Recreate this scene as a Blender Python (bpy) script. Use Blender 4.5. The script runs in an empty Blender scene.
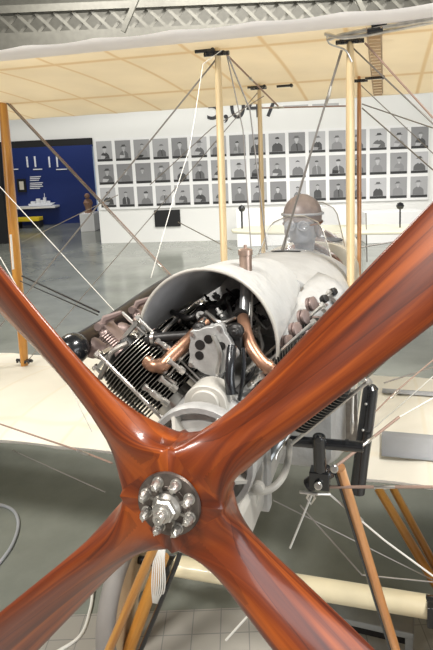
import bpy, bmesh, math, random
from mathutils import Vector, Matrix
S = bpy.context.scene
COL = S.collection
R = math.radians
random.seed(7)

# ------------------------------------------------------------------ camera
F, CX, CY = 548.8, 239.5, 253.8
PITCH, ROLL = R(10.254), R(2.406)
CAM = Vector((0.1824, -1.1238, 2.4651))
rt = Vector((1, 0, 0)); fw = Vector((0, math.cos(PITCH), -math.sin(PITCH))); up = Vector((0, math.sin(PITCH), math.cos(PITCH)))
cr = math.cos(ROLL) * rt - math.sin(ROLL) * up
cu = math.sin(ROLL) * rt + math.cos(ROLL) * up
cam_d = bpy.data.cameras.new('camera'); cam = bpy.data.objects.new('camera', cam_d); COL.objects.link(cam)
m = Matrix((cr, cu, -fw)).transposed().to_4x4(); m.translation = CAM; cam.matrix_world = m
cam_d.sensor_fit = 'VERTICAL'; cam_d.sensor_height = 36; cam_d.sensor_width = 24
cam_d.lens = F * 36 / 650
cam_d.shift_x = -(CX - 216.5) / 650; cam_d.shift_y = -(325 - CY) / 650
cam_d.clip_start = 0.02; cam_d.clip_end = 100
S.camera = cam

# ------------------------------------------------------------------ light
w = bpy.data.worlds.new('world'); S.world = w; w.use_nodes = True
w.node_tree.nodes['Background'].inputs[0].default_value = (1, 0.98, 0.95, 1)
w.node_tree.nodes['Background'].inputs[1].default_value = 0.36
def area(loc, target, sx, sy, power, color=(1, .97, .92)):
    l = bpy.data.lights.new('ceiling_or_added_light', 'AREA'); l.shape = 'RECTANGLE'; l.size = sx; l.size_y = sy
    l.energy = power; l.color = color
    o = bpy.data.objects.new('ceiling_or_added_light', l); COL.objects.link(o); o.location = loc
    o.rotation_euler = (Vector(target) - Vector(loc)).to_track_quat('-Z', 'Y').to_euler()
area((-2.6, -2.4, 7.0), (0, 1, 1), 2.2, 1.0, 560)
area((3.2, -0.5, 7.0), (0.3, 1, 1), 2.2, 1.0, 420)
area((4.6, -3.3, 2.1), (0, .6, 1.4), 3.2, 3.0, 150, (.90, .95, 1))  # unseen low light at right front, added for sheen on the blades
area((-4, 6, 7.4), (-4, 6, 0), 3, 1.2, 380)
area((3, 6.5, 7.4), (3, 7, 0), 3, 1.2, 380)
area((-6.5, 18.5, 6.0), (-6.5, 20, 1), 2, 1, 150)
area((0, 10.5, 6.8), (0, 15, 2.5), 8, 1.0, 560)
S.view_settings.view_transform = 'Standard'; S.view_settings.look = 'None'
S.view_settings.exposure = 0.1; S.view_settings.gamma = 1; S.view_settings.use_curve_mapping = False

# ------------------------------------------------------------------ aircraft frame
# X towards the right wing in view, Y aft along the thrust line, Z up, origin at the propeller hub
HUB = Vector((0, 0, 1.695))
MA = (Matrix.Rotation(-R(15.014), 3, 'Z') @ Matrix.Rotation(-R(3.6655), 3, 'X'))
MAI = MA.transposed()
CA = MAI @ (CAM - HUB)
def ray(px, py):
    u, v = px - CX, CY - py
    return cr * u + cu * v + fw * F
def ap(px, py, Y):
    """aircraft coordinates of a sight at the station Y"""
    D = MAI @ ray(px, py)
    t = (Y - CA.y) / D.y
    return CA + D * t
def apx(px, py, X):
    D = MAI @ ray(px, py)
    return CA + D * ((X - CA.x) / D.x)
def wp(px, py, Yw):
    D = ray(px, py)
    return CAM + D * ((Yw - CAM.y) / D.y)

# ------------------------------------------------------------------ materials
def mat(name, col, rough=.5, metal=0., coat=0., spec=.5, noise=0., nscale=8., bump=0., bscale=30., trans=0., emit=None):
    m = bpy.data.materials.new(name); m.use_nodes = True
    nt = m.node_tree; b = nt.nodes['Principled BSDF']
    c4 = (*col, 1)
    b.inputs['Base Color'].default_value = c4
    b.inputs['Roughness'].default_value = rough; b.inputs['Metallic'].default_value = metal
    b.inputs['Coat Weight'].default_value = coat; b.inputs['Coat Roughness'].default_value = .08
    b.inputs['Specular IOR Level'].default_value = spec
    tc = nt.nodes.new('ShaderNodeTexCoord')
    if noise:
        n = nt.nodes.new('ShaderNodeTexNoise'); n.inputs['Scale'].default_value = nscale; n.inputs['Detail'].default_value = 6
        nt.links.new(tc.outputs['Object'], n.inputs['Vector'])
        r = nt.nodes.new('ShaderNodeValToRGB')
        r.color_ramp.elements[0].position = .3; r.color_ramp.elements[1].position = .7
        r.color_ramp.elements[0].color = (*[x * (1 - noise) for x in col], 1)
        r.color_ramp.elements[1].color = (*[min(1, x * (1 + noise * .5)) for x in col], 1)
        nt.links.new(n.outputs['Fac'], r.inputs[0]); nt.links.new(r.outputs[0], b.inputs['Base Color'])
    if bump:
        n = nt.nodes.new('ShaderNodeTexNoise'); n.inputs['Scale'].default_value = bscale; n.inputs['Detail'].default_value = 4
        nt.links.new(tc.outputs['Object'], n.inputs['Vector'])
        bp = nt.nodes.new('ShaderNodeBump'); bp.inputs['Strength'].default_value = bump; bp.inputs['Distance'].default_value = .01
        nt.links.new(n.outputs['Fac'], bp.inputs['Height']); nt.links.new(bp.outputs[0], b.inputs['Normal'])
    if emit:
        b.inputs['Emission Color'].default_value = (*emit[0], 1); b.inputs['Emission Strength'].default_value = emit[1]
    return m

def wood_mat(name, dark, mid, light, lam=0.018, coat=.8, rough=.3, lamamt=1.0):
    """laminated, varnished timber: layers stacked along Y with fine grain along UV.x"""
    m = bpy.data.materials.new(name); m.use_nodes = True; nt = m.node_tree; b = nt.nodes['Principled BSDF']
    tc = nt.nodes.new('ShaderNodeTexCoord')
    mp = nt.nodes.new('ShaderNodeMapping'); mp.inputs['Scale'].default_value = (1.6, 32, 1)
    nt.links.new(tc.outputs['UV'], mp.inputs[0])
    n = nt.nodes.new('ShaderNodeTexNoise'); n.inputs['Scale'].default_value = 1; n.inputs['Detail'].default_value = 8; n.inputs['Distortion'].default_value = .6
    nt.links.new(mp.outputs[0], n.inputs['Vector'])
    sx = nt.nodes.new('ShaderNodeSeparateXYZ'); nt.links.new(tc.outputs['Object'], sx.inputs[0])
    d = nt.nodes.new('ShaderNodeMath'); d.operation = 'DIVIDE'; d.inputs[1].default_value = lam
    nt.links.new(sx.outputs['Y'], d.inputs[0])
    fl = nt.nodes.new('ShaderNodeMath'); fl.operation = 'FLOOR'; nt.links.new(d.outputs[0], fl.inputs[0])
    wn = nt.nodes.new('ShaderNodeTexWhiteNoise'); wn.noise_dimensions = '1D'; nt.links.new(fl.outputs[0], wn.inputs['W'])
    mx = nt.nodes.new('ShaderNodeMath'); mx.operation = 'MULTIPLY_ADD'; mx.inputs[1].default_value = .34 * lamamt; mx.inputs[2].default_value = 0
    nt.links.new(wn.outputs['Value'], mx.inputs[0])
    ad = nt.nodes.new('ShaderNodeMath'); ad.operation = 'ADD'; nt.links.new(mx.outputs[0], ad.inputs[0]); nt.links.new(n.outputs['Fac'], ad.inputs[1])
    r = nt.nodes.new('ShaderNodeValToRGB'); e = r.color_ramp.elements
    e[0].position = .38; e[0].color = (*dark, 1); e[1].position = .85; e[1].color = (*light, 1)
    k = e.new(.6); k.color = (*mid, 1)
    nt.links.new(ad.outputs[0], r.inputs[0])
    # glue lines
    fr = nt.nodes.new('ShaderNodeMath'); fr.operation = 'FRACT'; nt.links.new(d.outputs[0], fr.inputs[0])
    lt = nt.nodes.new('ShaderNodeMath'); lt.operation = 'LESS_THAN'; lt.inputs[1].default_value = .07; nt.links.new(fr.outputs[0], lt.inputs[0])
    lm = nt.nodes.new('ShaderNodeMath'); lm.operation = 'MULTIPLY'; lm.inputs[1].default_value = .55 * lamamt; nt.links.new(lt.outputs[0], lm.inputs[0])
    mix = nt.nodes.new('ShaderNodeMix'); mix.data_type = 'RGBA'
    nt.links.new(lm.outputs[0], mix.inputs[0]); nt.links.new(r.outputs[0], mix.inputs[6]); mix.inputs[7].default_value = (*[x * .35 for x in dark], 1)
    nt.links.new(mix.outputs[2], b.inputs['Base Color'])
    b.inputs['Roughness'].default_value = rough; b.inputs['Coat Weight'].default_value = coat; b.inputs['Coat Roughness'].default_value = .12; b.inputs['Specular IOR Level'].default_value = .28
    return m

def fabric_mat(name, col, under, ribs=.36, off=0., trans=.35):
    """doped linen over ribs along Y and spars along X"""
    m = bpy.data.materials.new(name); m.use_nodes = True; nt = m.node_tree; b = nt.nodes['Principled BSDF']
    tc = nt.nodes.new('ShaderNodeTexCoord'); sx = nt.nodes.new('ShaderNodeSeparateXYZ'); nt.links.new(tc.outputs['Object'], sx.inputs[0])
    def band(src, period, width, offset):
        a = nt.nodes.new('ShaderNodeMath'); a.operation = 'ADD'; a.inputs[1].default_value = offset + 50 * period; nt.links.new(src, a.inputs[0])
        q = nt.nodes.new('ShaderNodeMath'); q.operation = 'PINGPONG'; q.inputs[1].default_value = period / 2; nt.links.new(a.outputs[0], q.inputs[0])
        z = nt.nodes.new('ShaderNodeMapRange'); z.inputs['From Min'].default_value = width * .3; z.inputs['From Max'].default_value = width
        z.inputs['To Min'].default_value = 1; z.inputs['To Max'].default_value = 0; nt.links.new(q.outputs[0], z.inputs['Value'])
        return z.outputs[0]
    bx_ = band(sx.outputs['X'], ribs, .016, off)
    by_ = band(sx.outputs['Y'], .91, .035, -1.57)
    mxm = nt.nodes.new('ShaderNodeMath'); mxm.operation = 'MAXIMUM'; nt.links.new(bx_, mxm.inputs[0]); nt.links.new(by_, mxm.inputs[1])
    n = nt.nodes.new('ShaderNodeTexNoise'); n.inputs['Scale'].default_value = 2.5; n.inputs['Detail'].default_value = 5
    nt.links.new(tc.outputs['Object'], n.inputs['Vector'])
    r = nt.nodes.new('ShaderNodeValToRGB'); r.color_ramp.elements[0].position = .3; r.color_ramp.elements[1].position = .7
    r.color_ramp.elements[0].color = (*[c * .9 for c in col], 1); r.color_ramp.elements[1].color = (*col, 1)
    nt.links.new(n.outputs['Fac'], r.inputs[0])
    mix = nt.nodes.new('ShaderNodeMix'); mix.data_type = 'RGBA'
    mm = nt.nodes.new('ShaderNodeMath'); mm.operation = 'MULTIPLY'; mm.inputs[1].default_value = .8; nt.links.new(mxm.outputs[0], mm.inputs[0])
    nt.links.new(mm.outputs[0], mix.inputs[0]); nt.links.new(r.outputs[0], mix.inputs[6]); mix.inputs[7].default_value = (*under, 1)
    nt.links.new(mix.outputs[2], b.inputs['Base Color']); b.inputs['Roughness'].default_value = .6
    tr = nt.nodes.new('ShaderNodeBsdfTranslucent'); nt.links.new(mix.outputs[2], tr.inputs[0])
    ms = nt.nodes.new('ShaderNodeMixShader'); ms.inputs[0].default_value = trans
    nt.links.new(b.outputs[0], ms.inputs[1]); nt.links.new(tr.outputs[0], ms.inputs[2])
    nt.links.new(ms.outputs[0], nt.nodes['Material Output'].inputs[0])
    return m

def glass_mat(name, tint, alpha=.25, rough=.05):
    m = bpy.data.materials.new(name); m.use_nodes = True; nt = m.node_tree
    b = nt.nodes['Principled BSDF']; b.inputs['Base Color'].default_value = (*tint, 1); b.inputs['Roughness'].default_value = rough
    b.inputs['Alpha'].default_value = alpha; b.inputs['Coat Weight'].default_value = .5
    return m

M = dict(
    prop=wood_mat('varnished_mahogany', (.060, .009, .002), (.150, .025, .003), (.33, .070, .007), lam=.023, coat=.38, rough=.36, lamamt=.5),
    strut=wood_mat('pale_spruce', (.66, .50, .28), (.76, .60, .36), (.84, .69, .45), lam=9, coat=.25, rough=.4, lamamt=0),
    amber=wood_mat('amber_varnished_ash', (.44, .18, .03), (.62, .30, .06), (.78, .44, .11), lam=9, coat=.6, rough=.28, lamamt=0),
    walnut=wood_mat('brown_varnished_ash', (.42, .18, .06), (.58, .30, .13), (.68, .38, .19), lam=9, coat=.5, rough=.3, lamamt=0),
    steel=mat('bright_steel', (.62, .60, .56), .28, .9, noise=.25, nscale=30),
    steel_dull=mat('dull_steel', (.36, .34, .31), .42, .85, noise=.4, nscale=22),
    alu=mat('cast_aluminium', (.42, .415, .40), .5, .45, noise=.2, nscale=25, bump=.2, bscale=60),
    alucream=mat('pale_painted_casting', (.45, .43, .385), .45, .1, noise=.15, nscale=12),
    black=mat('black_enamel', (.012, .013, .015), .25, .1, coat=.5),
    iron=mat('dark_iron', (.035, .033, .032), .45, .6, noise=.4, nscale=30),
    fin=mat('black_cylinder_fin', (.018, .018, .018), .45, .5),
    finedge=mat('worn_fin_rim', (.32, .30, .26), .35, .7),
    exhaust=mat('burnt_exhaust', (.03, .02, .02), .3, .6, noise=.6, nscale=6, coat=.2),
    mauve=mat('oxidised_bronze', (.33, .25, .23), .42, .6, noise=.35, nscale=18),
    copper=mat('copper', (.46, .25, .16), .35, .75, noise=.45, nscale=14),
    copperdark=mat('stained_copper', (.42, .30, .24), .35, .7, noise=.4, nscale=14),
    cowl=mat('silver_painted_cowl', (.44, .44, .43), .42, .15, noise=.12, nscale=9, bump=.5, bscale=28),
    scoop=mat('bare_tin_scoop', (.62, .62, .62), .35, .2, noise=.3, nscale=5),
    scoopout=mat('pale_scoop_skin', (.48, .48, .465), .45, .05, noise=.1, nscale=9, bump=.6, bscale=24),
    brown=mat('brown_leather', (.17, .07, .035), .4, coat=.2, noise=.3),
    helmet=mat('grey_brown_leather', (.25, .205, .19), .4, noise=.25, nscale=20),
    manne=mat('grey_mannequin', (.33, .34, .36), .45),
    cloth=mat('dark_flying_coat', (.09, .05, .04), .8),
    rubber=mat('grey_rubber', (.27, .25, .23), .7, noise=.1),
    wheel=mat('tan_wheel_fabric', (.62, .47, .29), .6, noise=.1, nscale=5),
    cream=mat('cream_painted_tube', (.80, .70, .47), .4, coat=.2, noise=.06),
    lace=mat('lacing_cord', (.50, .38, .26), .8), rope=mat('white_cord', (.75, .73, .68), .8), wire=mat('steel_cable', (.28, .26, .24), .4, .6),
    pale=mat('pale_cord', (.72, .70, .64), .6), taupe=mat('taped_cable', (.34, .23, .18), .6),
    walk=mat('grey_walkway', (.40, .41, .43), .7, noise=.1),
    glass=glass_mat('clear_celluloid', (.42, .44, .47), .17, .1), lens=glass_mat('goggle_lens', (.45, .47, .5), .7),
    wingu=fabric_mat('doped_linen_upper', (.93, .85, .69), (.72, .56, .34), ribs=.38, off=.08, trans=.42),
    wingl=fabric_mat('doped_linen_lower', (.88, .84, .73), (.80, .74, .60), ribs=.38, off=.08, trans=.25),
    nose=mat('highlit_nose_linen', (.96, .92, .89), .5),  # wing leading edge whitened: its highlight is put into the colour
    tail=mat('doped_linen_tail', (.66, .64, .50), .6),
    white=mat('white_wall_paint', (.86, .86, .83), .7), board=mat('white_board', (.90, .90, .89), .6),
    wallgrey=mat('warm_grey_paint', (.62, .62, .58), .7),
    blue=mat('deep_blue_paint', (.006, .024, .15), .5), paleblue=mat('pale_blue_panel', (.45, .58, .80), .6),
    truss=mat('grey_steel_paint', (.125, .12, .10), .6, noise=.15), ceil=mat('dark_ceiling', (.11, .11, .09), .8),
    blk=mat('matt_black', (.01, .01, .011), .6), yellow=mat('yellow_plastic', (.80, .58, .02), .5),
    textwhite=mat('white_lettering', (.88, .9, .95), .6), textblack=mat('black_lettering', (.03, .03, .035), .6),
    textgrey=mat('grey_lettering', (.5, .5, .5), .6),
    stand=mat('brushed_grey_metal', (.30, .31, .31), .3, .6, noise=.15), paper=mat('cream_paper', (.8, .75, .62), .7),
)

# ------------------------------------------------------------------ mesh helpers
class MB:
    def __init__(s): s.v = []; s.f = []; s.mi = []; s.uv = {}
    def quad_grid(s, rows, closed_u=False, closed_v=False, mi=0, cap=False, uv=None):
        """rows: list of lists of points (same length)"""
        o = len(s.v); n = len(rows); k = len(rows[0])
        for r in rows: s.v.extend([Vector(p) for p in r])
        for i in range(n if closed_v else n - 1):
            for j in range(k if closed_u else k - 1):
                a = o + i * k + j; b = o + i * k + (j + 1) % k
                c = o + ((i + 1) % n) * k + (j + 1) % k; d = o + ((i + 1) % n) * k + j
                s.f.append((a, b, c, d)); s.mi.append(mi(i, j) if callable(mi) else mi)
                if uv:
                    s.uv[len(s.f) - 1] = [uv(i, j), uv(i, j + 1), uv(i + 1, j + 1), uv(i + 1, j)]
        if cap:
            m0 = mi(0, 0) if callable(mi) else mi
            s.f.append(tuple(o + j for j in range(k))[::-1]); s.mi.append(m0)
            s.f.append(tuple(o + (n - 1) * k + j for j in range(k))); s.mi.append(m0)
        return s
    def box(s, c, d, mi=0, rot=None):
        c = Vector(c); hx, hy, hz = d[0] / 2, d[1] / 2, d[2] / 2; o = len(s.v)
        for x, y, z in ((-1,-1,-1),(1,-1,-1),(1,1,-1),(-1,1,-1),(-1,-1,1),(1,-1,1),(1,1,1),(-1,1,1)):
            p = Vector((x * hx, y * hy, z * hz))
            if rot is not None: p = rot @ p
            s.v.append(c + p)
        for f in ((0,3,2,1),(4,5,6,7),(0,1,5,4),(1,2,6,5),(2,3,7,6),(3,0,4,7)):
            s.f.append(tuple(o + i for i in f)); s.mi.append(mi)
        return s
    def tube(s, pts, r, n=10, mi=0, closed=False, ell=None, capped=True):
        """sweep; r may be a list; ell=(axis vector, stretch) for oval sections"""
        pts = [Vector(p) for p in pts]; N = len(pts)
        rr = r if isinstance(r, (list, tuple)) else [r] * N
        rows = []; prev = None
        L = 0; Ls = []
        for i, p in enumerate(pts):
            if closed: t = pts[(i + 1) % N] - pts[i - 1]
            else: t = pts[min(i + 1, N - 1)] - pts[max(i - 1, 0)]
            t.normalize()
            if prev is None:
                a = Vector((0, 1, 0)) if abs(t.y) < .8 else Vector((1, 0, 0))
                if ell: a = Vector(ell[0])
                u = (a - t * a.dot(t)).normalized()
            else:
                u = (prev - t * prev.dot(t)).normalized()
            prev = u; v = t.cross(u)
            su = ell[1] if ell else 1
            rows.append([p + (u * su * math.cos(2 * math.pi * k / n) + v * math.sin(2 * math.pi * k / n)) * rr[i] for k in range(n)])
            if i: L += (pts[i] - pts[i - 1]).length
            Ls.append(L)
        Ls.append(L)
        s.quad_grid(rows, closed_u=True, closed_v=closed, mi=mi, cap=capped and not closed, uv=lambda i, j: (Ls[min(i, N)], j / n * .12))
        return s
    def lathe(s, base, axis, prof, n=24, mi=0):
        """prof: (distance along axis, radius)"""
        axis = Vector(axis).normalized(); base = Vector(base)
        a = Vector((0, 1, 0)) if abs(axis.y) < .9 else Vector((1, 0, 0))
        u = (a - axis * a.dot(axis)).normalized(); v = axis.cross(u)
        rows = [[base + axis * h + (u * math.cos(2 * math.pi * k / n) + v * math.sin(2 * math.pi * k / n)) * max(r, 1e-4) for k in range(n)] for h, r in prof]
        s.quad_grid(rows, closed_u=True, mi=mi, cap=True)
        return s
    def prism(s, pts, off, mi=0, side=None):
        """pts: planar polygon (3D) extruded by vector off"""
        o = len(s.v); k = len(pts); off = Vector(off)
        s.v.extend([Vector(p) for p in pts]); s.v.extend([Vector(p) + off for p in pts])
        s.f.append(tuple(range(o, o + k))[::-1]); s.mi.append(mi)
        s.f.append(tuple(range(o + k, o + 2 * k))); s.mi.append(mi)
        for i in range(k):
            j = (i + 1) % k
            s.f.append((o + i, o + j, o + k + j, o + k + i)); s.mi.append(mi if side is None else side)
        return s
    def ball(s, c, r, n=16, mi=0, sc=(1, 1, 1)):
        c = Vector(c)
        rows = []
        for i in range(n // 2 + 1):
            th = math.pi * i / (n // 2)
            rows.append([c + Vector((r * sc[0] * math.sin(th) * math.cos(2 * math.pi * k / n), r * sc[1] * math.sin(th) * math.sin(2 * math.pi * k / n), r * sc[2] * math.cos(th))) for k in range(n)])
        s.quad_grid(rows, closed_u=True, mi=mi)
        return s
    def build(s, name, mats, parent=None, smooth=True, angle=35, bevel=0, org=None):
        me = bpy.data.meshes.new(name)
        if org is not None:
            org = Vector(org); s.v = [p - org for p in s.v]
        me.from_pydata([tuple(p) for p in s.v], [], s.f)
        if not isinstance(mats, (list, tuple)): mats = [mats]
        for m_ in mats: me.materials.append(m_)
        me.polygons.foreach_set('material_index', s.mi)
        if s.uv:
            ul = me.uv_layers.new(name='UVMap')
            for fi, uvs in s.uv.items():
                p = me.polygons[fi]
                for q, li in enumerate(p.loop_indices): ul.data[li].uv = uvs[q]
        bm = bmesh.new(); bm.from_mesh(me); bmesh.ops.remove_doubles(bm, verts=bm.verts, dist=1e-5)
        bmesh.ops.recalc_face_normals(bm, faces=bm.faces); bm.to_mesh(me); bm.free()
        if smooth:
            me.polygons.foreach_set('use_smooth', [True] * len(me.polygons))
            me.set_sharp_from_angle(angle=R(angle))
        o = bpy.data.objects.new(name, me); COL.objects.link(o)
        if parent: o.parent = parent
        if org is not None: o.location = org
        if bevel:
            b = o.modifiers.new('bevel', 'BEVEL'); b.width = bevel; b.segments = 2; b.limit_method = 'ANGLE'
        return o
def tag(o, label=None, cat=None, group=None, kind=None):
    if label: o['label'] = label
    if cat: o['category'] = cat
    if group: o['group'] = group
    if kind: o['kind'] = kind
    return o
def lerp(a, b, t): return a + (b - a) * t
def interp(tab, x):
    for (x0, *a), (x1, *b) in zip(tab, tab[1:]):
        if x <= x1:
            t = max(0, (x - x0) / (x1 - x0)); t = t * t * (3 - 2 * t) if False else t
            return [lerp(p, q, t) for p, q in zip(a, b)]
    return list(tab[-1][1:])
def bez(pts, n=16):
    """Catmull-Rom through pts"""
    P = [Vector(p) for p in pts]; P = [P[0] * 2 - P[1]] + P + [P[-1] * 2 - P[-2]]
    out = []
    for i in range(1, len(P) - 2):
        for k in range(n):
            t = k / n; a, b, c, d = P[i - 1], P[i], P[i + 1], P[i + 2]
            out.append(.5 * ((2 * b) + (c - a) * t + (2 * a - 5 * b + 4 * c - d) * t * t + (3 * b - a - 3 * c + d) * t ** 3))
    out.append(P[-2]); return out

# ------------------------------------------------------------------ room
def floor_mat():
    m = bpy.data.materials.new('polished_concrete'); m.use_nodes = True; nt = m.node_tree; b = nt.nodes['Principled BSDF']
    tc = nt.nodes.new('ShaderNodeTexCoord')
    n = nt.nodes.new('ShaderNodeTexNoise'); n.inputs['Scale'].default_value = .9; n.inputs['Detail'].default_value = 8; n.inputs['Roughness'].default_value = .6
    nt.links.new(tc.outputs['Object'], n.inputs['Vector'])
    r = nt.nodes.new('ShaderNodeValToRGB'); e = r.color_ramp.elements
    e[0].position = .3; e[0].color = (.165, .175, .15, 1); e[1].position = .72; e[1].color = (.30, .315, .275, 1)
    nt.links.new(n.outputs['Fac'], r.inputs[0]); nt.links.new(r.outputs[0], b.inputs['Base Color'])
    b.inputs['Roughness'].default_value = .17; b.inputs['Specular IOR Level'].default_value = .9
    bp = nt.nodes.new('ShaderNodeBump'); bp.inputs['Strength'].default_value = .08; nt.links.new(n.outputs['Fac'], bp.inputs['Height']); nt.links.new(bp.outputs[0], b.inputs['Normal'])
    return m
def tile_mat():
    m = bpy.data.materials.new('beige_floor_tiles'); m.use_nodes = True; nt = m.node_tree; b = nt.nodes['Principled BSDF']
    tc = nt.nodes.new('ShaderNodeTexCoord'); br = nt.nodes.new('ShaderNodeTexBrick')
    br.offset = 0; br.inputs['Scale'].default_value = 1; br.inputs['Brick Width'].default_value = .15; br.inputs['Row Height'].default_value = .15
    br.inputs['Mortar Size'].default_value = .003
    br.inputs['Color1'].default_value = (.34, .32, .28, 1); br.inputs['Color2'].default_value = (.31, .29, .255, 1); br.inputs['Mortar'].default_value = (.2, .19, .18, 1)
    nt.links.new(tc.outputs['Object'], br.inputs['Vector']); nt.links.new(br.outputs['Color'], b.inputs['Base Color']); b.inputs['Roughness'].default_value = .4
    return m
MB().box((0, 8.5, -.05), (36, 30, .1)).build('floor', floor_mat(), smooth=False)['kind'] = 'structure'
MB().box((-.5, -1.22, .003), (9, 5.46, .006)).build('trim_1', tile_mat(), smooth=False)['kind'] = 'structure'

WY = 15.215; WA = -R(6.295)     # portrait wall, slightly turned
WR = Matrix.Rotation(WA, 3, 'Z')
WO = Vector((-3.616, WY, 0))
def wall_pt(u, z, d=0):   # u along the wall from the first portrait column, d towards the camera
    return WO + WR @ Vector((u, -d, z))
def wall_box(mb, u0, u1, z0, z1, d0, d1, mi=0):
    mb.box(wall_pt((u0 + u1) / 2, (z0 + z1) / 2, (d0 + d1) / 2), (u1 - u0, d1 - d0, z1 - z0), mi, WR); return mb
wall_box(MB(), -.35, 12.5, 0, 8.6, -.25, 0).build('wall_back', M['white'], smooth=False)['kind'] = 'structure'
wall_box(MB(), -6, -.35, 3.12, 8.6, -.25, 0).build('wall_header', M['white'], smooth=False)['kind'] = 'structure'
wall_box(MB(), -6, -.38, 2.93, 3.12, -.2, .05).build('trim_2', M['blk'], smooth=False)['kind'] = 'structure'
MB().box((-8.5, 21.2, 3), (12, .2, 6)).build('wall_blue', M['blue'], smooth=False)['kind'] = 'structure'
MB().box((0, 9, 8.8), (36, 26, .2)).build('ceiling', M['ceil'], smooth=False)['kind'] = 'structure'

# lattice roof girder
def girder(Yw, z0, z1, name, lab, dark=0):
    mb = MB(); L0, L1 = -9, 10
    mb.box(((L0 + L1) / 2, Yw, z0), (L1 - L0, .25, .34))
    o = mb.build('roof_girder', M['truss'], smooth=False)
    tag(o, lab, 'roof beam')
    MB().box(((L0 + L1) / 2, Yw, z1), (L1 - L0, .25, .16)).build('top_chord', M['truss'], o, smooth=False)
    n = 0; x = L0; st = .42; h = z1 - z0 - .25; zc = (z0 + .17 + z1 - .08) / 2
    lat = MB()
    while x < L1:
        for sg in (-1, 1):
            a = Vector((x - sg * h / 2, Yw + sg * .04, zc - h / 2)); b = Vector((x + sg * h / 2, Yw + sg * .04, zc + h / 2))
            mid = (a + b) / 2; ang = math.atan2(b.z - a.z, b.x - a.x)
            lat.box(mid, ((b - a).length, .02, .07), 0, Matrix.Rotation(-ang, 3, 'Y'))
        x += st
    lat.build('lattice', M['truss'], o, smooth=False)
    return o
girder(12.0, 5.18, 5.85, 'roof_girder', 'grey-white riveted lattice roof girder above the upper wing')
MB().box((0, 14.0, 6.65), (26, .2, 3.1)).build('trim_3', M['truss'], smooth=False)['kind'] = 'structure'
for i, (x, r_) in enumerate(((-1.5, 28), (2.6, -25))):
    o = MB().box((x, 11.3, 6.3), (.10, .10, 2.6), 0, Matrix.Rotation(R(r_), 3, 'Y')).build('roof_brace', M['truss'], smooth=False)
    tag(o, ['diagonal roof brace leaning right above the left half of the girder', 'diagonal roof brace leaning left above the right half of the girder'][i], 'roof brace')

# --- portraits
CW, CH = .5575, .6714; Z0 = 2.465 + .2506
b = wall_box(MB(), -.30, 16.45 * CW, Z0 - 2 * CH - .36, Z0 + .36, .004, .05).build('display_board', M['board'], smooth=False)
tag(b, 'long white display board on the far wall carrying the portrait prints', 'display board')
gm = [mat('print_grey_%d' % i, (g, g, g * 1.02), .45) for i, g in enumerate((.42, .34, .27, .20, .13, .07, .03, .52))]
ordn = ['first', 'second', 'third', 'fourth', 'fifth', 'sixth', 'seventh', 'eighth', 'ninth', 'tenth', 'eleventh', 'twelfth', 'thirteenth', 'fourteenth', 'fifteenth', 'sixteenth', 'seventeenth']
rown = ['top', 'middle', 'bottom']
rr = random.Random(3)
for row in range(3):
    for c in range(17):
        u = c * CW; z = Z0 - row * CH; w_, h_ = .46, .58
        mb = MB()
        bg = rr.choice((0, 0, 1, 1, 2, 7)); mb_m = gm
        wall_box(mb, u - w_ / 2, u + w_ / 2, z - h_ / 2, z + h_ / 2, .053, .062, bg)
        wall_box(mb, u - w_ / 2 + .005, u + w_ / 2 - .005, z - h_ / 2 + .004, z - h_ / 2 + .07, .062, .0625, 6)
        ox = rr.uniform(-.03, .03); hz = z + rr.uniform(.05, .11); big = rr.uniform(.85, 1.15)
        coat = rr.choice((3, 4, 4, 5, 2)); style = rr.random()
        def poly(pts, d, mi): mb.prism([wall_pt(u + ox + a * big, hz + b_ * big, .0622) for a, b_ in pts], WR @ Vector((0, -d, 0)), mi)
        bot = (z - h_ / 2 + .075 - hz) / big
        sw = rr.uniform(.12, .165)
        poly([(-sw, bot), (sw, bot), (sw * .95, -.17), (sw * .7, -.12), (.035, -.08), (-.035, -.08), (-sw * .7, -.12), (-sw * .95, -.17)], .001, coat)
        poly([(-.022, -.10), (.022, -.10), (.026, -.03), (-.026, -.03)], .0013, 7)
        poly([(.05 * math.cos(t * math.pi / 6), .062 * math.sin(t * math.pi / 6)) for t in range(12)], .0016, rr.choice((7, 0)))
        if style < .45: poly([(-.10, .025), (.10, .035), (.055, .05), (.045, .09), (-.045, .085), (-.055, .045)], .002, rr.choice((4, 3, 5)))
        elif style < .7: poly([(-.052, .025), (.055, .025), (.062, .055), (.02, .085), (-.05, .065)], .002, rr.choice((5, 6)))
        else: poly([(-.052, .02), (-.03, .045), (.03, .045), (.052, .02), (.045, .06), (0, .078), (-.045, .06)], .002, 6)
        if rr.random() < .5: poly([(-sw, bot), (-.02, bot), (.04, bot + .07), (-sw * .9, bot + .09)], .0022, rr.choice((7, 1, 6)))
        if rr.random() < .4: poly([(-.01, -.1), (.015, -.1), (.03, bot), (.01, bot)], .0022, rr.choice((0, 6)))
        look = 'sitter in a brimmed hat' if style < .45 else ('sitter in a peaked cap' if style < .7 else 'bareheaded sitter')
        o = mb.build('portrait_print', gm, smooth=False)
        tag(o, f'grey portrait print, {look}, {ordn[c]} from the left in the {rown[row]} row', 'portrait print', 'portrait prints on the white board')
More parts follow.
